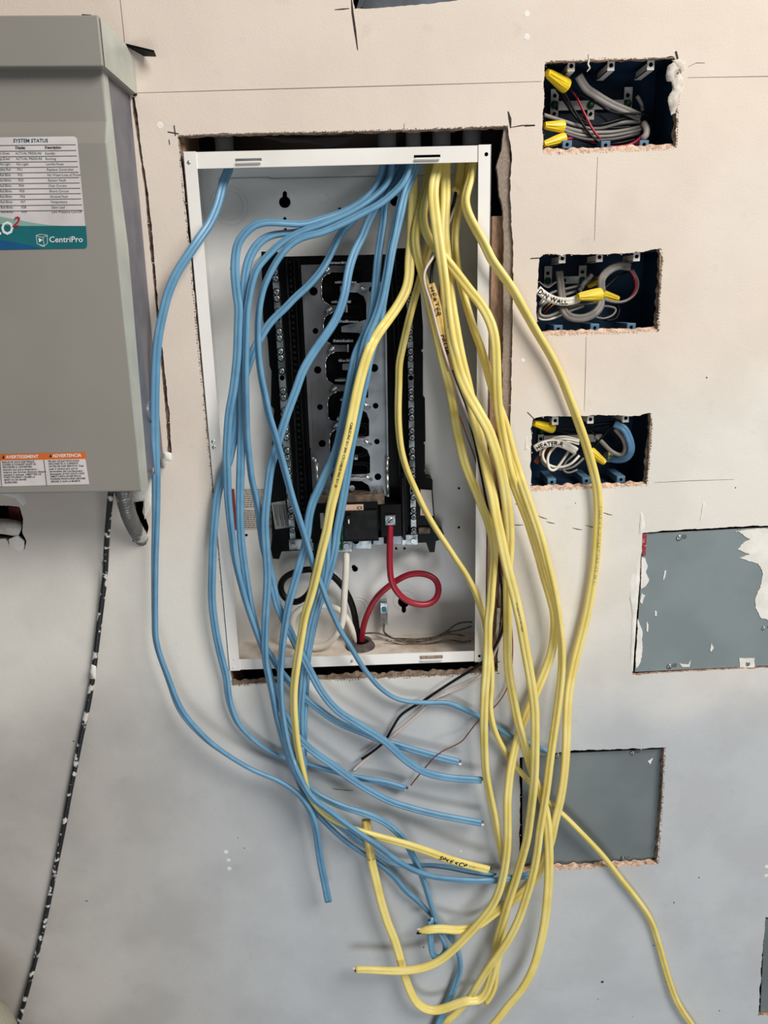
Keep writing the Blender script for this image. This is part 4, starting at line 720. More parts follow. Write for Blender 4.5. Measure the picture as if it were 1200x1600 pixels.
def wrap_text(fr, s, i0, size, m, gap, off, a, b, tw_fix=True):
    vs, fs = text_verts(s, .03 if size > .005 else .01)
    cum = [0.0]
    for i in range(1, len(fr)): cum.append(cum[-1]+(fr[i][0]-fr[i-1][0]).length)
    out = []; L0 = cum[i0]+gap
    for x, y in vs:
        L = L0+x*size*.92; j = min(max(int(np.searchsorted(cum, L))-1, 0), len(fr)-2); f = (L-cum[j])/max(cum[j+1]-cum[j], 1e-6); f = min(max(f, 0), 1.5)
        p = fr[j][0].lerp(fr[j+1][0], f); n_ = (fr[j][2]*(1-f)+fr[j+1][2]*f).normalized(); bv = (fr[j][3]*(1-f)+fr[j+1][3]*f).normalized()
        # letters sit on the face turned to the room
        v = off+(y-.35)*size
        v = max(-a*.93, min(a*.93, v)); hgt = b*math.sqrt(max(0.0, 1-(v/a)**2))**.7+.00035
        side = 1 if n_.y < 0 else -1
        up_ = -bv if bv.z < 0 or (abs(bv.z) < .3 and bv.x < 0 and False) else bv
        out.append(p-bv*v*side+n_*hgt*side)
    return MB().add(out, fs)
HT = None
for c in CABLES:
    fr = frames(c); prof = CIRC if c['rnd'] else (PROFY if c['name'] == 'yellow_cable' else PROF); n = len(fr)
    rr = (lambda i, n=n: 1.0)
    if c['name'] == 'yellow_cable' and 'tapered' in (c['label'] or ''): rr = (lambda i, n=n: min(1.0, .35+.2*(n-1-i)))
    me = sweep(fr, c['a'], c['b'], prof, rr).mesh(c['name'])
    if c['group'] == HG:
        if HT is None: HT = empty('stripped_cable', fr[0][0], 'stripped yellow cable with loose black, white and copper wires and sleeve lettered HEATER', 'cable')
        o = keep(link(c['name'], me, c['m'], None, True), HT)
    else:
        o = link(c['name'], me, c['m'], None, True); tag(o, c['label'], c['cat'], c['group'])
    for (s, x, y, size, m, gap, off) in c['text']:
        i0 = int(np.argmin(np.hypot(c['px'][:, 0]-x, c['px'][:, 1]-y)))
        tmb = wrap_text(fr, s, i0, size, m, gap, off, c['a'], c['b']); tme = bpy.data.meshes.new('lettering'); tme.from_pydata(tmb.v, [], tmb.f); t = link('lettering', tme, m)
        if c['group'] == HG: keep(t, HT)
        else: t.parent = o
    if c['stub']:
        p, t, n_, bv = fr[-1]
        for off, mm, L in (((-.45, M_blk, .0022), (.45, M_wht, .0045), (0, M_cop, .002)) if c['stub'] == 'w' else ((-.45, M_blk, .0035), (.45, M_wht, .0012), (0, M_cop, .002)) if c['stub'] == 'k' else ((-.45, M_blk, .001), (.45, M_wht, .001))):
            q = p+bv*off*c['a']; s_ = MB().cyl(q-t*.004, q+t*L, .0016 if mm is not M_cop else .0009, 10).put('conductor', mm, o, smooth=False)
# the browned end of the U cable
for c in CABLES:
    if 'making the big U' in (c['label'] or ''):
        c2 = dict(c); k = 14; fr = frames(c)[-k:]; o = sweep(fr, c['a']*1.015, c['b']*1.02, PROF).put('browned_end', M_dirty, None, smooth=True)
        o.parent = [q for q in bpy.data.objects if q.get('label') == c['label']][0]
# ------------------------------------------------------------------ wall boxes
def tube(pts, r, m, name, parent=None, dk=None, n=10, step=3.0, prof=None, a=None, b=None):
    px = catmull([(p[0], p[1]) for p in pts], step); ss = np.concatenate([[0], np.cumsum(np.linalg.norm(np.diff(px, axis=0), axis=1))])
    ks = [(ss[int(np.argmin(np.hypot(px[:, 0]-p[0], px[:, 1]-p[1])))], p[2]) for p in pts]; ks[0] = (0, pts[0][2]); ks[-1] = (ss[-1], pts[-1][2]); ks = sorted(ks)
    d = np.interp(ss, [k[0] for k in ks], [k[1] for k in ks])/1000.
    c = dict(px=px, d=d, tw=np.zeros(len(px))); fr = frames(c)
    return sweep(fr, a or r, b or r, prof or [(math.cos(2*math.pi*i/n), math.sin(2*math.pi*i/n)) for i in range(n)]).put(name, m, parent, smooth=True), fr
WN = {}
def wire(pts, m, label, group, r=.0015, cat='wire', text=None, flat=False):
    o, fr = tube(pts, r, m, 'flat_grey_cable' if flat else 'wire', prof=PROF if flat else None, a=.0052 if flat else None, b=.0026 if flat else None); tag(o, label, cat, group)
    if text:
        t = wrap_text(fr, text[0], text[1], text[2], M_ink, 0, text[3] if len(text) > 3 else 0, .0052, .0026); me = bpy.data.meshes.new('lettering'); me.from_pydata(t.v, [], t.f); link('lettering', me, M_ink, o)
    return o
def nut(px0, py0, px1, py1, d0, d1, label, group, r=.0062):
    A, B = P(px0, py0, -d0/1000), P(px1, py1, -d1/1000); L = (B-A).length; ax = B-A
    prof = [(0, 0), (r*.55, .0005), (r*.62, L*.25), (r*.8, L*.55), (r*1.0, L*.8), (r*1.08, L), (r*.8, L), (r*.7, L*.8), (0, L*.8)]
    mb = MB(); mb.lathe(A, ax, prof, 16)
    d = ax.normalized(); u = d.orthogonal().normalized(); w = d.cross(u)
    for k in range(10):
        a = 2*math.pi*k/10; v = u*math.cos(a)+w*math.sin(a); mb.cyl(A+v*r*.58+d*L*.1, A+v*r*1.0+d*L*.9, .0006, 5)
    return tag(mb.put('wire_nut', M_nut), label, 'wire nut', group)
def wallbox(cor, label, tabs_top, tabs_bot, bars, screws, depth=.066):
    (lx, ty), (rx, by) = cor
    A, B = P(lx, ty, .012), P(rx, by, .012); x0, x1, z1, z0 = A.x, B.x, A.z, B.z; y0, y1 = .0128, .0128+depth; t = .0022
    e = empty('wall_box', ((x0+x1)/2, y1, z0), label, 'electrical box')
    mb = MB(); mb.box(x0, x1, y1-t, y1, z0, z1).box(x0-t, x0, y0, y1, z0-t, z1+t).box(x1, x1+t, y0, y1, z0-t, z1+t).box(x0, x1, y0, y1, z1, z1+t).box(x0, x1, y0, y1, z0-t, z0); keep(mb.put('box_shell', M_box), e)
    for px, py in tabs_top:
        c = P(px, py, .012); mb = MB(); w = .0042
        mb.box(c.x-w, c.x+w, .010, .0112, c.z-.0055, c.z+.005); mb.box(c.x-w, c.x-w+.001, .0112, .05, c.z-.0055, c.z+.002)
        s = c.z-.0055
        mb.add([(c.x-w, .0112, s), (c.x+w, .0112, s), (c.x+w, .055, s-.0), (c.x-w, .055, s), (c.x-w, .0112, s+.001), (c.x+w, .0112, s+.001), (c.x+w, .055, s+.001), (c.x-w, .055, s+.001)], [(0,1,2,3),(4,7,6,5),(0,4,5,1),(1,5,6,2),(2,6,7,3),(3,7,4,0)])
        keep(mb.put('device_clip', M_enam), e); mb = MB(); mb.lathe((c.x, .0099, c.z), (0, -1, 0), [(0, .0003), (.0023, .0003), (.0023, 0)], 12); keep(mb.put('clip_hole', M_hole), e)
    for px, py in tabs_bot:
        c = P(px, py, .012); mb = MB(); mb.box(c.x-.0058, c.x+.0058, .011, .060, c.z-.0048, c.z+.0048); keep(mb.put('screw_post', M_boxt, bevel=.0007), e)
        mb = MB(); mb.lathe((c.x, .0109, c.z), (0, -1, 0), [(0, .0003), (.0020, .0003), (.0020, 0)], 12); keep(mb.put('post_hole', M_hole), e)
    for (a, b, c_, d_) in bars:
        p, q = P(a, b, .07), P(c_, d_, .07); mb = MB(); mb.box(p.x, q.x, .070, .072, p.z, q.z); keep(mb.put('ground_bar', M_enam, bevel=.0003), e)
    for px, py, m in screws:
        c = P(px, py, .069); mb = MB(); mb.lathe(c, (0, -1, 0), [(0, .0028), (.0026, .0026), (.0044, .0014), (.0046, 0)], 12) if m is M_grn else mb.lathe(c, (0, -1, 0), [(0, .0006), (.0022, .0006), (.0022, 0)], 12)
        keep(mb.put('ground_screw' if m is M_grn else 'bar_hole', m, smooth=False), e)
    return e
wallbox(((850, 95), (1046, 236)), 'topmost blue three-gang wall box with grey, black and red wires', [(892, 104), (954, 103), (1016, 102)], [(886, 226), (946, 227), (1006, 226)],
        [(861, 139, 872, 184), (868, 158, 985, 170), (976, 136, 987, 170), (918, 170, 928, 187)], [(866, 164, M_grn), (923, 164, M_grn), (981, 162, M_grn), (867, 150, M_hole), (981, 149, M_hole), (923, 178, M_hole), (866, 178, M_hole)])
wallbox(((841, 398), (1026, 516)), 'middle blue three-gang wall box with a cable lettered DIN WALL', [(878, 404), (936, 402), (994, 401)], [(872, 514), (929, 512), (986, 511)],
        [(851, 416, 862, 448), (876, 432, 905, 443), (905, 415, 916, 436)], [(856, 439, M_grn), (910, 438, M_grn), (856, 427, M_hole), (910, 425, M_hole), (882, 438, M_hole)])
wallbox(((832, 650), (1008, 757)), 'lowest blue three-gang wall box with a cable lettered HEATER', [(867, 657), (922, 655), (977, 653)], [(862, 753), (916, 751), (970, 749)],
        [(841, 679, 850, 694), (848, 681, 940, 690)], [(846, 673, M_grn), (845, 686, M_hole)])
g1 = 'wires in the topmost wall box'
nut(854, 113, 884, 134, -8, -26, 'large yellow wire nut at the upper left of the topmost box', g1, .0080)
nut(850, 196, 879, 198, -14, -24, 'yellow wire nut at left of the topmost box, middle of three', g1, .0066)
nut(849, 226, 881, 216, -12, -24, 'yellow wire nut lowest at left in the topmost box', g1, .0062)
wire([(904, 118, -20), (915, 137, -26), (930, 148, -32), (955, 163, -36), (985, 176, -38), (1000, 183, -42)], M_gry, 'flat grey cable slanting across the topmost box', g1, cat='cable', flat=True)
wire([(884, 134, -28), (905, 147, -34), (930, 160, -38), (960, 176, -36), (1000, 178, -34), (1020, 184, -40), (1012, 192, -50)], M_blk, 'long black wire sweeping right from the large nut, topmost box', g1)
wire([(880, 142, -26), (893, 165, -30), (908, 190, -30), (922, 210, -28), (935, 222, -26), (946, 224, -30)], M_blk, 'black wire dropping to the middle post of the topmost box', g1)
wire([(878, 144, -30), (890, 170, -36), (910, 192, -36), (940, 194, -34), (965, 188, -36), (990, 182, -44)], M_blk, 'black wire sagging under the slanting flat cable, topmost box', g1, .0018)
wire([(886, 132, -30), (900, 150, -36), (912, 175, -30), (925, 200, -26), (935, 214, -26), (944, 222, -30)], M_red, 'dark red wire from the large nut, topmost box', g1)
wire([(882, 218, -24), (900, 216, -30), (925, 222, -30), (955, 230, -26), (985, 226, -28), (1002, 214, -36), (1008, 208, -44)], M_red, 'bright red wire along the floor of the topmost box', g1, .0019)
wire([(850, 180, -24), (875, 188, -34), (905, 197, -38), (935, 200, -38), (970, 192, -40), (1000, 190, -46)], M_gry, 'grey wire from the left wall of the topmost box', g1, .0026)
wire([(879, 198, -24), (910, 206, -34), (950, 207, -36), (980, 203, -38), (1002, 198, -46)], M_gry, 'grey wire leaving the middle nut, topmost box', g1, .0024)
wire([(879, 203, -24), (910, 212, -32), (950, 213, -32), (985, 207, -36), (1004, 202, -44)], M_gry, 'grey wire second below the middle nut, topmost box', g1, .0020)
wire([(880, 208, -26), (915, 218, -28), (955, 218, -28), (985, 212, -34), (1000, 208, -44)], mat('dark_grey_wire', (84, 80, 78), .5), 'dark grey wire just above the floor of the topmost box', g1, .0020)
wire([(925, 200, -46), (955, 196, -44), (975, 186, -44), (1000, 196, -46), (1010, 210, -44), (1003, 217, -48)], M_blk, 'black wire curled at the right end of the bundle, topmost box', g1, .0016)
wire([(1006, 193, -44), (1011, 203, -34), (1008, 214, -32), (1002, 217, -40)], M_wht, 'short pale jacket bend at the right of the topmost box', g1, .0040)
wire([(995, 150, -50), (1002, 162, -50), (1004, 172, -54)], M_gry, 'short grey stub at the back of the topmost box', g1, .0024)
M_dgw = mat('dark_grey_wire', (84, 80, 78), .5)
wire([(852, 112, -34), (870, 140, -44), (892, 172, -46), (915, 190, -44), (950, 200, -40), (985, 198, -42)], M_blk, 'black wire deep at the left, sagging across the topmost box', g1)
wire([(905, 116, -40), (912, 130, -44), (920, 142, -46)], M_dgw, 'dark stub beside the top of the slanting flat cable, topmost box', g1, .0026)
wire([(890, 212, -30), (930, 225, -34), (965, 224, -32), (992, 218, -38)], M_blk, 'black wire lowest in the bundle, topmost box', g1, .0017)
wire([(930, 176, -48), (945, 186, -50), (955, 198, -50)], M_dgw, 'thin dark wire at the back centre of the topmost box', g1, .0012)
strip_px('paper_shred', [(920, 84), (921, 92), (919, 100), (922, 106), (917, 112)], 2.2, M_paper, -.001)
g2 = 'wires in the middle wall box'
nut(902, 464, 937, 460, -6, -18, 'bright yellow wire nut at the centre of the middle box', g2, .0078)
nut(968, 468, 940, 460, -36, -44, 'shaded yellow wire nut behind the bright one, middle box', g2, .0060)
nut(918, 448, 938, 436, -50, -52, 'dull yellow wire nut at the back of the middle box', g2, .0045)
wire([(840, 452, -16), (852, 462, -14), (870, 470, -12), (890, 471, -12), (905, 466, -14)], M_wht, 'flat white cable lettered DIN WALL in the middle box', g2, cat='cable', flat=True, text=('DIN WALL', 1, .0092))
wire([(936, 462, -20), (939, 476, -14), (930, 489, -10), (912, 497, -10), (893, 496, -12), (882, 487, -16), (879, 470, -26), (876, 445, -40), (874, 424, -46)], M_gry, 'flat grey cable looping below the nut in the middle box', g2, cat='cable', flat=True)
wire([(940, 456, -26), (940, 436, -22), (952, 422, -22), (968, 415, -26), (984, 417, -32)], M_gry, 'flat grey cable arching at upper right of the middle box', g2, cat='cable', flat=True)
wire([(983, 420, -34), (992, 435, -30), (993, 452, -30), (984, 466, -32)], M_red, 'red wire curved at the right of the middle box', g2)
wire([(938, 466, -24), (960, 472, -28), (978, 470, -30), (993, 458, -32), (997, 440, -34), (988, 422, -38)], M_gry, 'grey wire looping outside the red one, middle box', g2, .0018)
wire([(905, 474, -22), (880, 484, -22), (858, 494, -20), (844, 492, -20), (845, 480, -24), (858, 470, -30), (900, 455, -44)], M_gry, 'pale grey wire making the wide loop at left, middle box', g2, .0020)
wire([(912, 478, -26), (885, 488, -26), (862, 498, -24), (843, 498, -22), (842, 486, -26), (850, 470, -32)], M_wht, 'pale wire making the lowest loop at left, middle box', g2, .0018)
wire([(842, 476, -26), (850, 465, -30), (866, 456, -36), (890, 450, -42), (915, 444, -46)], M_gry, 'grey wire rising behind the lettered cable, middle box', g2, .0018)
wire([(935, 458, -30), (950, 446, -34), (965, 432, -38), (982, 424, -40)], M_blk, 'black wire to upper right of the middle box', g2)
wire([(928, 480, -26), (945, 478, -30), (962, 482, -32), (958, 492, -30), (942, 498, -28), (928, 494, -28)], M_gry, 'dark thin loop at the lower centre of the middle box', g2, .0014)
wire([(842, 440, -36), (856, 450, -38), (866, 442, -40), (880, 438, -46)], M_gry, 'thin wire tied near the left green screw, middle box', g2, .0012)
wire([(848, 486, -28), (855, 478, -28), (862, 472, -30)], M_cop, 'short bare copper wire at left of the middle box', g2, .0010)
wire([(850, 490, -28), (858, 482, -28), (866, 475, -30)], M_cop, 'second bare copper wire at left of the middle box', g2, .0010)
wire([(905, 455, -34), (913, 442, -32), (925, 430, -34)], mat('mottled_jacket', (110, 106, 104), .6, c2=(60, 58, 58), scale=300), 'mottled grey cable stub pointing up in the middle box', g2, .0034)
wire([(848, 470, -36), (870, 462, -44), (900, 448, -48), (925, 440, -50), (950, 430, -48)], M_dgw, 'dark grey wire at the back running up right, middle box', g2, .0020)
wire([(870, 480, -34), (895, 478, -36), (925, 474, -38), (950, 468, -40)], M_dgw, 'dark grey wire below the lettered cable, middle box', g2, .0018)
wire([(930, 488, -38), (945, 500, -34), (962, 498, -34), (968, 484, -38), (964, 476, -42)], M_blk, 'black wire loop at the lower right of the middle box', g2, .0014)
g3 = 'wires in the lowest wall box'
nut(834, 661, 863, 669, -10, -24, 'yellow wire nut at the upper left of the lowest box', g3, .0066)
nut(946, 724, 922, 705, -14, -24, 'yellow wire nut at the centre of the lowest box', g3, .0062)
nut(979, 716, 948, 714, -40, -38, 'shaded yellow wire nut at the right of the lowest box', g3, .0066)
wire([(836, 701, -16), (850, 694, -12), (870, 692, -10), (886, 697, -10), (900, 705, -12)], M_wht, 'flat white cable lettered HEATER-R in the lowest box', g3, cat='cable', flat=True, text=('HEATER-R', 1, .0088))
wire([(960, 662, -18), (975, 670, -12), (984, 688, -10), (986, 704, -12), (978, 716, -18), (962, 718, -28), (948, 714, -36)], mat('slate_blue_jacket', (84, 128, 164), .45), 'flat blue cable bent round at the right of the lowest box', g3, cat='cable', flat=True)
wire([(961, 670, -20), (974, 686, -16), (977, 702, -16), (970, 711, -20), (955, 705, -22), (940, 690, -24), (930, 682, -30)], M_gry, 'flat grey cable inside the blue bend, lowest box', g3, cat='cable', r=.0030)
for i, (pts, m, r) in enumerate((([(904, 690, -26), (880, 686, -20), (860, 692, -18), (848, 708, -16), (852, 722, -16), (868, 730, -16), (890, 726, -18), (905, 712, -24)], M_wht, .0018),
     ([(904, 694, -28), (885, 690, -22), (865, 700, -20), (856, 715, -16), (858, 732, -12), (866, 735, -12), (876, 724, -14), (888, 706, -20)], M_wht, .0018),
     ([(900, 698, -30), (875, 692, -26), (852, 700, -24), (846, 714, -22), (850, 726, -20), (872, 733, -20), (895, 730, -22), (912, 716, -26)], M_gry, .0016),
     ([(906, 688, -30), (880, 682, -26), (858, 688, -24), (846, 700, -22), (844, 712, -24)], M_wht, .0016),
     ([(900, 708, -26), (884, 722, -20), (880, 734, -18), (888, 739, -18), (902, 734, -22)], M_gry, .0014))):
    wire(pts, m, ['white wire making the widest loop', 'white wire with the lowest narrow loop', 'grey wire looped outside the white ones', 'white wire arching over the top of the loops', 'thin grey wire in a small hook below the loops'][i]+', lowest box', g3, r)
for i, pts in enumerate(([(863, 668, -26), (890, 670, -30), (920, 664, -34), (950, 660, -30), (962, 658, -34)], [(862, 671, -28), (895, 678, -34), (930, 668, -36), (960, 664, -36)],
     [(960, 660, -24), (948, 675, -22), (935, 690, -24), (925, 705, -26)], [(918, 670, -36), (930, 680, -34), (932, 694, -32), (920, 706, -32)], [(940, 690, -30), (946, 704, -26), (940, 716, -22), (925, 722, -24)], [(905, 672, -40), (915, 690, -38), (905, 706, -38)])):
    wire(pts, M_blk, ['black wire along the top', 'black wire second below the top edge', 'black wire slanting down right of centre', 'black wire curled behind the yellow cable', 'black wire beside the central nut', 'black wire deepest at the centre'][i]+', lowest box', g3)
for i in range(4):
    wire([(858+i*3, 700+i, -26), (845+i*2, 708+i*2, -24), (834+i*1.5, 722+i, -22)], M_cop, ['bare copper wire leftmost of four', 'second of four bare copper wires', 'third of four bare copper wires', 'rightmost of four bare copper wires'][i]+' at left of the lowest box', g3, .0009)
# ------------------------------------------------------------------ cover plates
def plate(name, corners, y, m, label, screws, smears, parent_cat='cover plate'):
    e = empty(name, P(*corners[-1], y), label, parent_cat)
    keep(MB().prism(poly(corners, y), y, y+.002).put('plate', m, None, bevel=.0004), e)
    for px, py, r in screws:
        c = P(px, py, y); keep(MB().lathe(c, (0, -1, 0), [(0, .0012), (.0006, .0008), (.0012, .0018), (r*.8, .0018), (r, .0006), (r, 0)], 14).put('plate_screw', M_zinc, smooth=True), e)
        c = P(px+8, py-1.5, y); keep(MB().lathe(c, (0, -1, 0), [(0, .0002), (r*.8, .0002), (r*.9, 0)], 14).put('plate_slot', mat('plate_slot_grey', (96, 102, 102), .6), smooth=False), e)
    for i, (pts, j) in enumerate(smears):
        rp = ragged(pts, j, 2.5, seed=i+40); keep(MB().prism(poly(rp, y), y-.0008, y-.0001).put('putty_smear', M_putty, None), e)
    return e
plate('cover_plate', [(1006, 834), (1180, 825), (1290, 820), (1290, 1036), (1150, 1043), (992, 1050)], .0035, M_plate, 'light grey metal cover plate with white putty smears, cut by the right edge',
      [(1061, 840, .0042), (1046, 1041, .0042), (1168, 1037, .0036), (1193, 981, .003)],
      [([(1148, 830), (1180, 826), (1290, 822), (1290, 970), (1199, 968), (1190, 966), (1180, 950), (1180, 934), (1188, 918), (1192, 896), (1184, 880), (1168, 876), (1155, 872), (1172, 866), (1152, 858), (1160, 850), (1172, 842), (1160, 834)], 1.6),
       ([(1002, 868), (1008, 872), (1012, 884), (1009, 894), (1014, 906), (1008, 916), (1001, 920)], .8), ([(1002, 926), (1008, 930), (1003, 944), (1000, 940)], .6), ([(996, 966), (1003, 985), (1004, 1010), (1000, 1035), (993, 1046), (995, 1000)], .8),
       ([(1036, 907), (1038, 892), (1041, 891), (1039, 901)], .3), ([(1061, 1036), (1075, 1038), (1079, 1030), (1077, 1042), (1066, 1042)], .4), ([(1109, 1016), (1111, 1004), (1115, 1012), (1111, 1018)], .4), ([(1155, 1028), (1179, 1028), (1179, 1043), (1155, 1043)], .9),
       ([(1010, 970), (1013, 976), (1012, 988), (1010, 985)], .4), ([(1023, 954), (1026, 955), (1026, 962), (1023, 962)], .3)])
tag(MB().prism(poly([(1003, 834), (1010, 836), (1008, 868), (1003, 866)], .0015), -.0002, .0030).put('red_tape_scrap', mat('red_tape', (150, 40, 54), .5, c2=(200, 150, 150), scale=200, lo=.58, hi=.64)), 'narrow dark red scrap at the top left corner of the light grey plate', 'tape')
plate('cover_plate', [(816, 1180), (1037, 1170), (1029, 1346), (816, 1356)], .010, M_plated, 'dark grey metal cover plate recessed behind the hanging yellow cables', [(871, 1181, .0038), (988, 1176, .0040), (973, 1341, .0040), (867, 1348, .0036)], [([(1012, 1189), (1020, 1184), (1016, 1194)], .5)])
plate('cover_plate', [(1195, 1436), (1300, 1430), (1300, 1578), (1188, 1582)], .006, M_plated, 'sliver of dark grey plate at the bottom right edge of the picture', [], [])
# dark grey box edge seen through the top opening
tag(MB().prism(poly([(560, 16), (745, 2), (745, -80), (585, -80), (575, -20)], .03), .03, .033).prism(poly([(556, 18), (566, 14), (588, -60), (578, -60)], .025), .02, .03).put('steel_box', mat('dark_steel_box', (104, 112, 122), .4, metal=.3, c2=(70, 74, 80), scale=10), None, bevel=.0006), 'corner of a dark steel box in the opening at the top edge', 'electrical box')
# ------------------------------------------------------------------ pump controller
YD = -.115
fr_ = P(222, 768, YD); ft = P(155, 108, YD)
pump = empty('pump_controller', (fr_.x, 0, fr_.z), 'large grey wall-mounted pump controller cabinet with hood and status label, at left', 'control box')
tilt = math.atan2(ft.x-fr_.x, ft.z-fr_.z)
def pl_(u, y, v):  # u: metres right of the front right edge, v: up from the bottom edge, cabinet slightly out of plumb
    return Vector((fr_.x+u*math.cos(tilt)+v*math.sin(tilt), y, fr_.z+v*math.cos(tilt)-u*math.sin(tilt)))
def quadbox(mb, u0, u1, y0, y1, v0, v1):
    mb.add([pl_(u0,y0,v0), pl_(u1,y0,v0), pl_(u1,y1,v0), pl_(u0,y1,v0), pl_(u0,y0,v1), pl_(u1,y0,v1), pl_(u1,y1,v1), pl_(u0,y1,v1)], [(0,3,2,1),(4,5,6,7),(0,1,5,4),(1,2,6,5),(2,3,7,6),(3,0,4,7)]); return mb
hv = (ft-fr_).length; PW = -.42
# front cover: main face with stepped shoulder
YS = YD+.012
def profile_cover():
    mb = MB(); us = [PW, -.0]; prof = [(0, .0), (YD, 0.0), (YD, hv*.845), (YD+.013, hv*.885), (YD+.013, hv), (0, hv)]
    prof = [(YD+.026, .0), (YD, 0.0), (YD, hv*.845), (YD+.010, hv*.895), (YD+.010, hv+.01), (YD+.026, hv+.01)]
    vs = [pl_(u, y, v) for u in us for y, v in prof]; k = len(prof)
    return mb.add(vs, [(j, (j+1) % k, (j+1) % k+k, j+k) for j in range(k)]+[tuple(range(k)), tuple(range(k, 2*k))])
keep(profile_cover().put('front_cover', M_pump, None, bevel=.002), pump)
sm = MB(); sm.add([pl_(.0004, y, v) for y, v in ((YD, 0), (YD+.026, 0), (YD+.040, hv*.62), (YD+.030, hv*.80), (YD+.026, hv+.005), (YD+.010, hv+.005), (YD+.010, hv*.895), (YD, hv*.845))]+[pl_(-.0012, y, v) for y, v in ((YD, 0), (YD+.026, 0), (YD+.040, hv*.62), (YD+.030, hv*.80), (YD+.026, hv+.005), (YD+.010, hv+.005), (YD+.010, hv*.895), (YD, hv*.845))],
       [tuple(range(8)), tuple(range(15, 7, -1))]+[(i, (i+1) % 8, (i+1) % 8+8, i+8) for i in range(8)])
keep(sm.put('cover_side', M_side), pump)
keep(quadbox(MB(), PW, -.0016, YD+.026, -.001, .006, hv+.03).put('back_housing', M_heat, None, bevel=.0008), pump)
hood = MB(); h2 = .0475
hp = [(YD-.004, hv+.0015), (YD-.004, hv+h2), (-.030, hv+h2), (-.0008, hv+h2-.010), (-.0008, hv+.0015)]
hood.add([pl_(u, y, v) for u in (PW, .0055) for y, v in hp], [(j, (j+1) % 5, (j+1) % 5+5, j+5) for j in range(5)]+[tuple(range(5)), tuple(range(5, 10))])
keep(hood.put('hood', M_pump, None, bevel=.0015), pump)
hs = MB(); hs.add([pl_(.0064, y, v) for y, v in [(YD-.001, hv+.002), (YD-.001, hv+h2-.001), (-.030, hv+h2-.001), (-.0012, hv+h2-.011), (-.0012, hv+.002)]], [(0, 1, 2, 3, 4)]); keep(hs.put('hood_side', M_side), pump)
kc = pl_(-.0014, -.045, hv*.19); kr = MB().lathe(kc, (1, 0, 0), [(0, .0012), (.010, .0012), (.011, .0022), (.0125, .0022), (.0135, 0)], 24); keep(kr.put('knockout_plug', M_heat, smooth=False), pump)
keep(MB().cyl(pl_(-.002, YD+.045, .016), pl_(.003, YD+.045, .016), .003, 10).put('side_screw', M_brt), pump)
keep(MB().lathe(pl_(.001, -.016, .012), (1, 0, 0), [(0, .003), (.006, .002), (.008, 0)], 10).put('bracket_bolt', M_brt), pump)
# labels
YL = YD-.0004
def flab(name, pts, m, y=YL): mb = MB(); flat_px(mb, pts, y); o = mb.put(name, m); return keep(o, pump)
flab('status_label', [(-160, 217), (114, 213), (118, 214), (120.5, 217), (136, 382), (135.5, 386), (133, 388), (-160, 393)], M_lab, YL)
flab('label_swoosh', [(-160, 340), (-30, 337), (0, 338.5), (25, 343), (50, 348), (80, 352), (118, 354), (134.5, 353.5), (135, 362), (-160, 362)], M_tealp, YL-.0001)
flab('label_band', [(-160, 350), (-60, 345), (-10, 349), (20, 353), (134.3, 353), (136.3, 382), (135.5, 386), (133, 388), (-160, 393)], M_teal, YL-.0002)
flab('label_corner', [(-160, 372), (-20, 373), (15, 377), (45, 383), (66, 388.8), (-160, 393)], M_navy, YL-.0003)
mb = MB(); text_px(mb, 'SYSTEM STATUS', 20.5, 222.5, 5.6, YL-.0003, wpx=54.5, bold=.02, slope=-.004); keep(mb.put('label_heading', M_tdark), pump)
mb = MB()
for k, y in enumerate((226, 235, 243.6, 252.2, 260.6, 269, 277.4, 285.8, 294.1, 302.4, 310.7, 320, 328.6)):
    xr = 118.3+(y-226)*.106; flat_px(mb, [(-160, y-.4+3), (xr, y-.4), (xr, y+.5), (-160, y+.5+3)], YL-.0003)
keep(mb.put('label_rules', mat('label_rule_ink', (70, 62, 62), .6)), pump)
rows = [('Constant Green', 'ACTUAL PRESSURE', 'Standby', 41), ('Blinking Green', 'ACTUAL PRESSURE', 'Running', 41), ('No Light', 'No Light', 'Low/No Power', 19), ('Constant Red', 'F01', 'Replace Controller', 8), ('1 Red Blink', 'F02', 'No Water/Loss of Prime', 8), ('2 Red Blinks', 'F03', 'Sensor Fault', 8), ('3 Red Blinks', 'F04', 'Over Current', 8), ('4 Red Blinks', 'F05', 'Short Circuit', 8),
        ('5 Red Blinks', 'F06', 'Ground Fault', 8), ('6 Red Blinks', 'F07', 'Temperature', 8), ('7 Red Blinks', 'F08', 'Open Lead', 8), ('8 Red Blinks', 'F09', 'Low Pressure Cut-Off', 8)]
mb = MB()
for k, (a, b, c_, w) in enumerate(rows):
    y = 241.3+k*8.43 if k < 11 else 332.8
    text_px(mb, a, 15+k*.5, y, 3.7, YL-.0003, anchor='R', slope=-.004, xs=.85); text_px(mb, b, 24+k*.9, y, 3.7, YL-.0003, wpx=w, slope=-.004)
    text_px(mb, c_, 70+k*1.0, y, 3.7, YL-.0003, wpx=len(c_)*2.35, slope=-.004)
keep(mb.put('label_rows', mat('label_row_ink', (62, 84, 94), .6)), pump)
mb = MB(); text_px(mb, 'Display', 24, 232.6, 4, YL-.0003, wpx=16, bold=.03, slope=-.004); text_px(mb, 'Description', 70, 232.2, 4, YL-.0003, wpx=25.5, bold=.03, slope=-.004); keep(mb.put('label_columns', M_line), pump)
mb = MB(); text_px(mb, 'SOLO', 21, 366, 20, YL-.0006, anchor='R', bold=.025, slope=0, xs=.85); keep(mb.put('label_title', M_white), pump); mb = MB(); text_px(mb, 'CentriPro', 76.5, 378.5, 9, YL-.0006, wpx=53, bold=.012, slope=-.006)
flat_px(mb, [(60, 371.5), (66.5, 375), (61, 379)], YL-.0006)
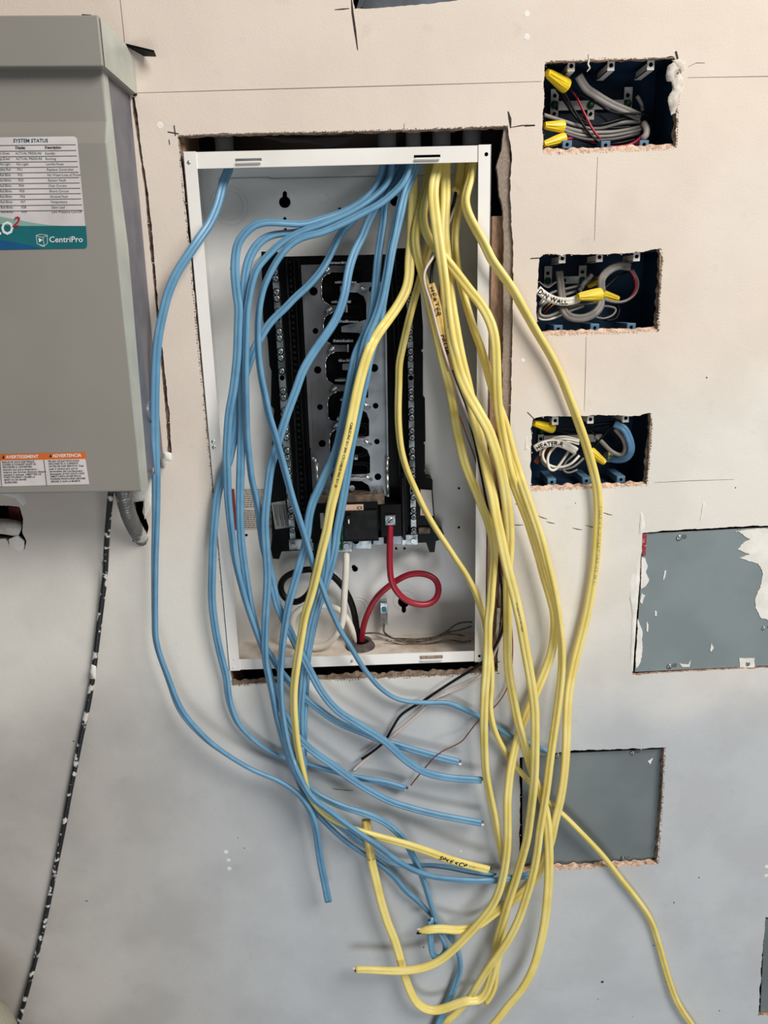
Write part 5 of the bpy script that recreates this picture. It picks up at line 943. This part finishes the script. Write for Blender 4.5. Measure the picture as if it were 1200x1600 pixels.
def ln(mb, a, b, w=.7): 
    dx, dy = b[0]-a[0], b[1]-a[1]; L = math.hypot(dx, dy); nx, ny = -dy/L*w/2, dx/L*w/2; flat_px(mb, [(a[0]+nx, a[1]+ny), (b[0]+nx, b[1]+ny), (b[0]-nx, b[1]-ny), (a[0]-nx, a[1]-ny)], YL-.0006)
for a, b in (((56.5, 368), (62, 366)), ((62, 366), (74, 367.5)), ((56.5, 368), (58, 381)), ((58, 381), (69, 384.5)), ((69, 384.5), (74, 380)), ((74, 380), (74, 367.5)), ((57, 368.5), (67, 371)), ((67, 371), (74, 368)), ((67, 371), (69, 384)), ((62, 383), (69, 385.5))): ln(mb, a, b)
keep(mb.put('label_logo', M_white), pump)
mb = MB(); text_px(mb, '2', 18, 354.5, 16, YL-.0008, wpx=11, bold=.015, slope=-.01, tilt=.3); keep(mb.put('label_two', M_red2), pump)
flab('warning_label', [(-70, 721), (133.5, 717), (139.5, 756.5), (-70, 762)], M_lab, YL); flab('warning_header', [(-70, 711.5), (133, 706.5), (135, 717), (-70, 720.5)], M_org, YL-.0001)
mb = MB(); ln(mb, (68.5, 718.5), (73, 758.5), .8); ln(mb, (0, 720), (2.5, 760.5), .8)
for x0, lines in ((3, ('RISQUE DE CHOC ELECTRIQUE', 'COUPER LE COURANT AVANT DE', 'PROCEDER A L ENTRETIEN.', 'Attendre ainsi que la temperature', 'interne des bornes diminue chaque', 'pendant 5 minutes. OMETTRE CE', 'POINT POURRAIT CAUSER LA', 'MORT OU DE GRAVES', 'BLESSURES.')),
                  (75, ('PELIGRO DE ELECTROCUCION', 'DESCONECTE LA CORRIENTE', 'ANTES DE DAR SERVICIO. Deje', 'pasar 5 minutos para que las', 'terminales del condensador', 'descarguen. SI NO HACE CASO', 'OMISO A ESTA ADVERTENCIA', 'PODRIAN PRODUCIRSE LESIONES', 'GRAVES O AUN LA MUERTE.'))):
    for k, s in enumerate(lines): text_px(mb, s, x0+k*.55, 723.6+k*3.95-(x0 > 10)*1.4, 2.7, YL-.0003, wpx=len(s)*2.02 if k != 3 else len(s)*1.6, slope=-.022, bold=.015)
keep(mb.put('warning_text', M_line), pump)
mb = MB(); text_px(mb, 'AVERTISSEMENT', 9, 716.6, 5, YL-.0003, wpx=51, bold=.02, slope=-.022); text_px(mb, 'ADVERTENCIA', 82, 714.6, 5, YL-.0003, wpx=45, bold=.02, slope=-.022); keep(mb.put('warning_heading', M_white), pump)
mb = MB(); flat_px(mb, [(3, 716.5), (8, 716.3), (5.4, 711)], YL-.0003); flat_px(mb, [(76.5, 714.6), (81.5, 714.4), (79, 709.5)], YL-.0003); keep(mb.put('warning_triangle', M_line), pump)
# black chip on the hood and flat strip behind it
tag(MB().add([P(127, 22, -.10), P(143, 23, -.10), P(142, 26, -.10), P(129, 25, -.10), P(127, 22, -.09), P(143, 23, -.09), P(142, 26, -.09), P(129, 25, -.09)], [(0,1,2,3),(4,7,6,5),(0,4,5,1),(1,5,6,2),(2,6,7,3),(3,7,4,0)]).put('rubber_scrap', M_black), 'small black scrap lying on top of the grey cabinet hood', 'scrap')
a, b = P(196, 71, -.001), P(241, 82, -.022)
st = MB(); d = Vector((0, 0, .0022)); w = Vector((.0, .018, -.006)); st.add([a, b, b+d, a+d, a+w, b+w*.4, b+w*.4+d, a+w+d], [(0,1,2,3),(4,7,6,5),(0,4,5,1),(1,5,6,2),(2,6,7,3),(3,7,4,0)])
tag(st.put('black_strip', M_black), 'thin black strip sticking out of the wall beside the cabinet hood', 'strip')
tag(MB().prism(poly([(208, 132), (211, 136), (214, 148), (209, 150), (211, 142)], -.002), -.004, .001).put('tar_scrap', M_black), 'small black crumb wedged at the lower corner of the hood', 'scrap')
# ------------------------------------------------------------------ things below the cabinet
o, fr = tube([(174, 762, 60), (172, 780, 52), (169, 815, 36), (166, 860, 22), (164, 900, 12), (158, 950, 8), (152, 1000, 8), (146, 1050, 7), (138, 1100, 7), (127, 1150, 7), (118, 1195, 7), (109, 1240, 7), (100, 1290, 7), (90, 1340, 7), (78, 1400, 7), (65, 1460, 8), (50, 1520, 9), (36, 1572, 10), (24, 1612, 10)], .0038, M_plas, 'black_cable')
tag(o, 'black cable spattered with plaster hanging from under the grey cabinet', 'cable')
for px, py, r in ((162, 889, .0048), (146, 1050, .0046)): blob('plaster_lump', [(px-3, py-12), (px+4, py-9), (px+4, py), (px+3, py+12), (px-2, py+9), (px-5, py)], -.012 if py > 860 else -.045, .003, M_putty, o, int(px), .5)
px = catmull([(190, 760), (195, 782), (201, 803), (208, 820), (216, 834), (222, 842)], 1.2); nn = len(px); dd = np.interp(np.arange(nn)/nn, [0, .5, .8, 1], [.052, .036, .014, -.006])
fr = frames(dict(px=px, d=dd, tw=np.zeros(nn)))
tag(sweep(fr, .0098, .0098, CIRC, lambda i: 1+.055*math.sin(i*1.9)).put('flexible_conduit', M_cond, None, smooth=True), 'dusty ribbed metal conduit bending from the cabinet into the wall', 'conduit')
o, fr = tube([(-60, 822, -2), (0, 822, -2), (18, 824, -3), (29, 826, -8)], .011, M_paper, 'wrapped_pipe'); tag(o, 'plaster-coated pipe stub in the ragged hole below the cabinet', 'pipe')
tag(MB().prism(poly([(13, 792), (30, 793), (33, 812), (15, 815)], .02), .02, .03).put('red_pipe', mat('dark_red_plastic', (110, 24, 30), .5)), 'dark red piece inside the ragged hole below the cabinet', 'pipe')
tag(MB().prism(poly([(14, 842), (28, 836), (38, 845), (38, 857), (28, 862), (16, 855)], .001), -.001, .003).put('plaster_chunk', M_putty, None, bevel=.0008), 'loose plaster chunk at the bottom of the ragged hole', 'debris')
# pail at the bottom left corner
c = P(-52, 1700, -.12); rim = P(40, 1600, -.12); r0 = .112
tag(MB().lathe(P(-50, 1640, -.115)+Vector((0, 0, -.10)), (0, 0, 1), [(.060, -.12), (.066, .06), (.068, .10), (.063, .128), (.050, .148), (.030, .160), (0, .165)], 48).put('plastic_pail', M_pail, None, smooth=True), 'dusty round-shouldered plastic pail peeking in at the bottom left corner', 'pail')
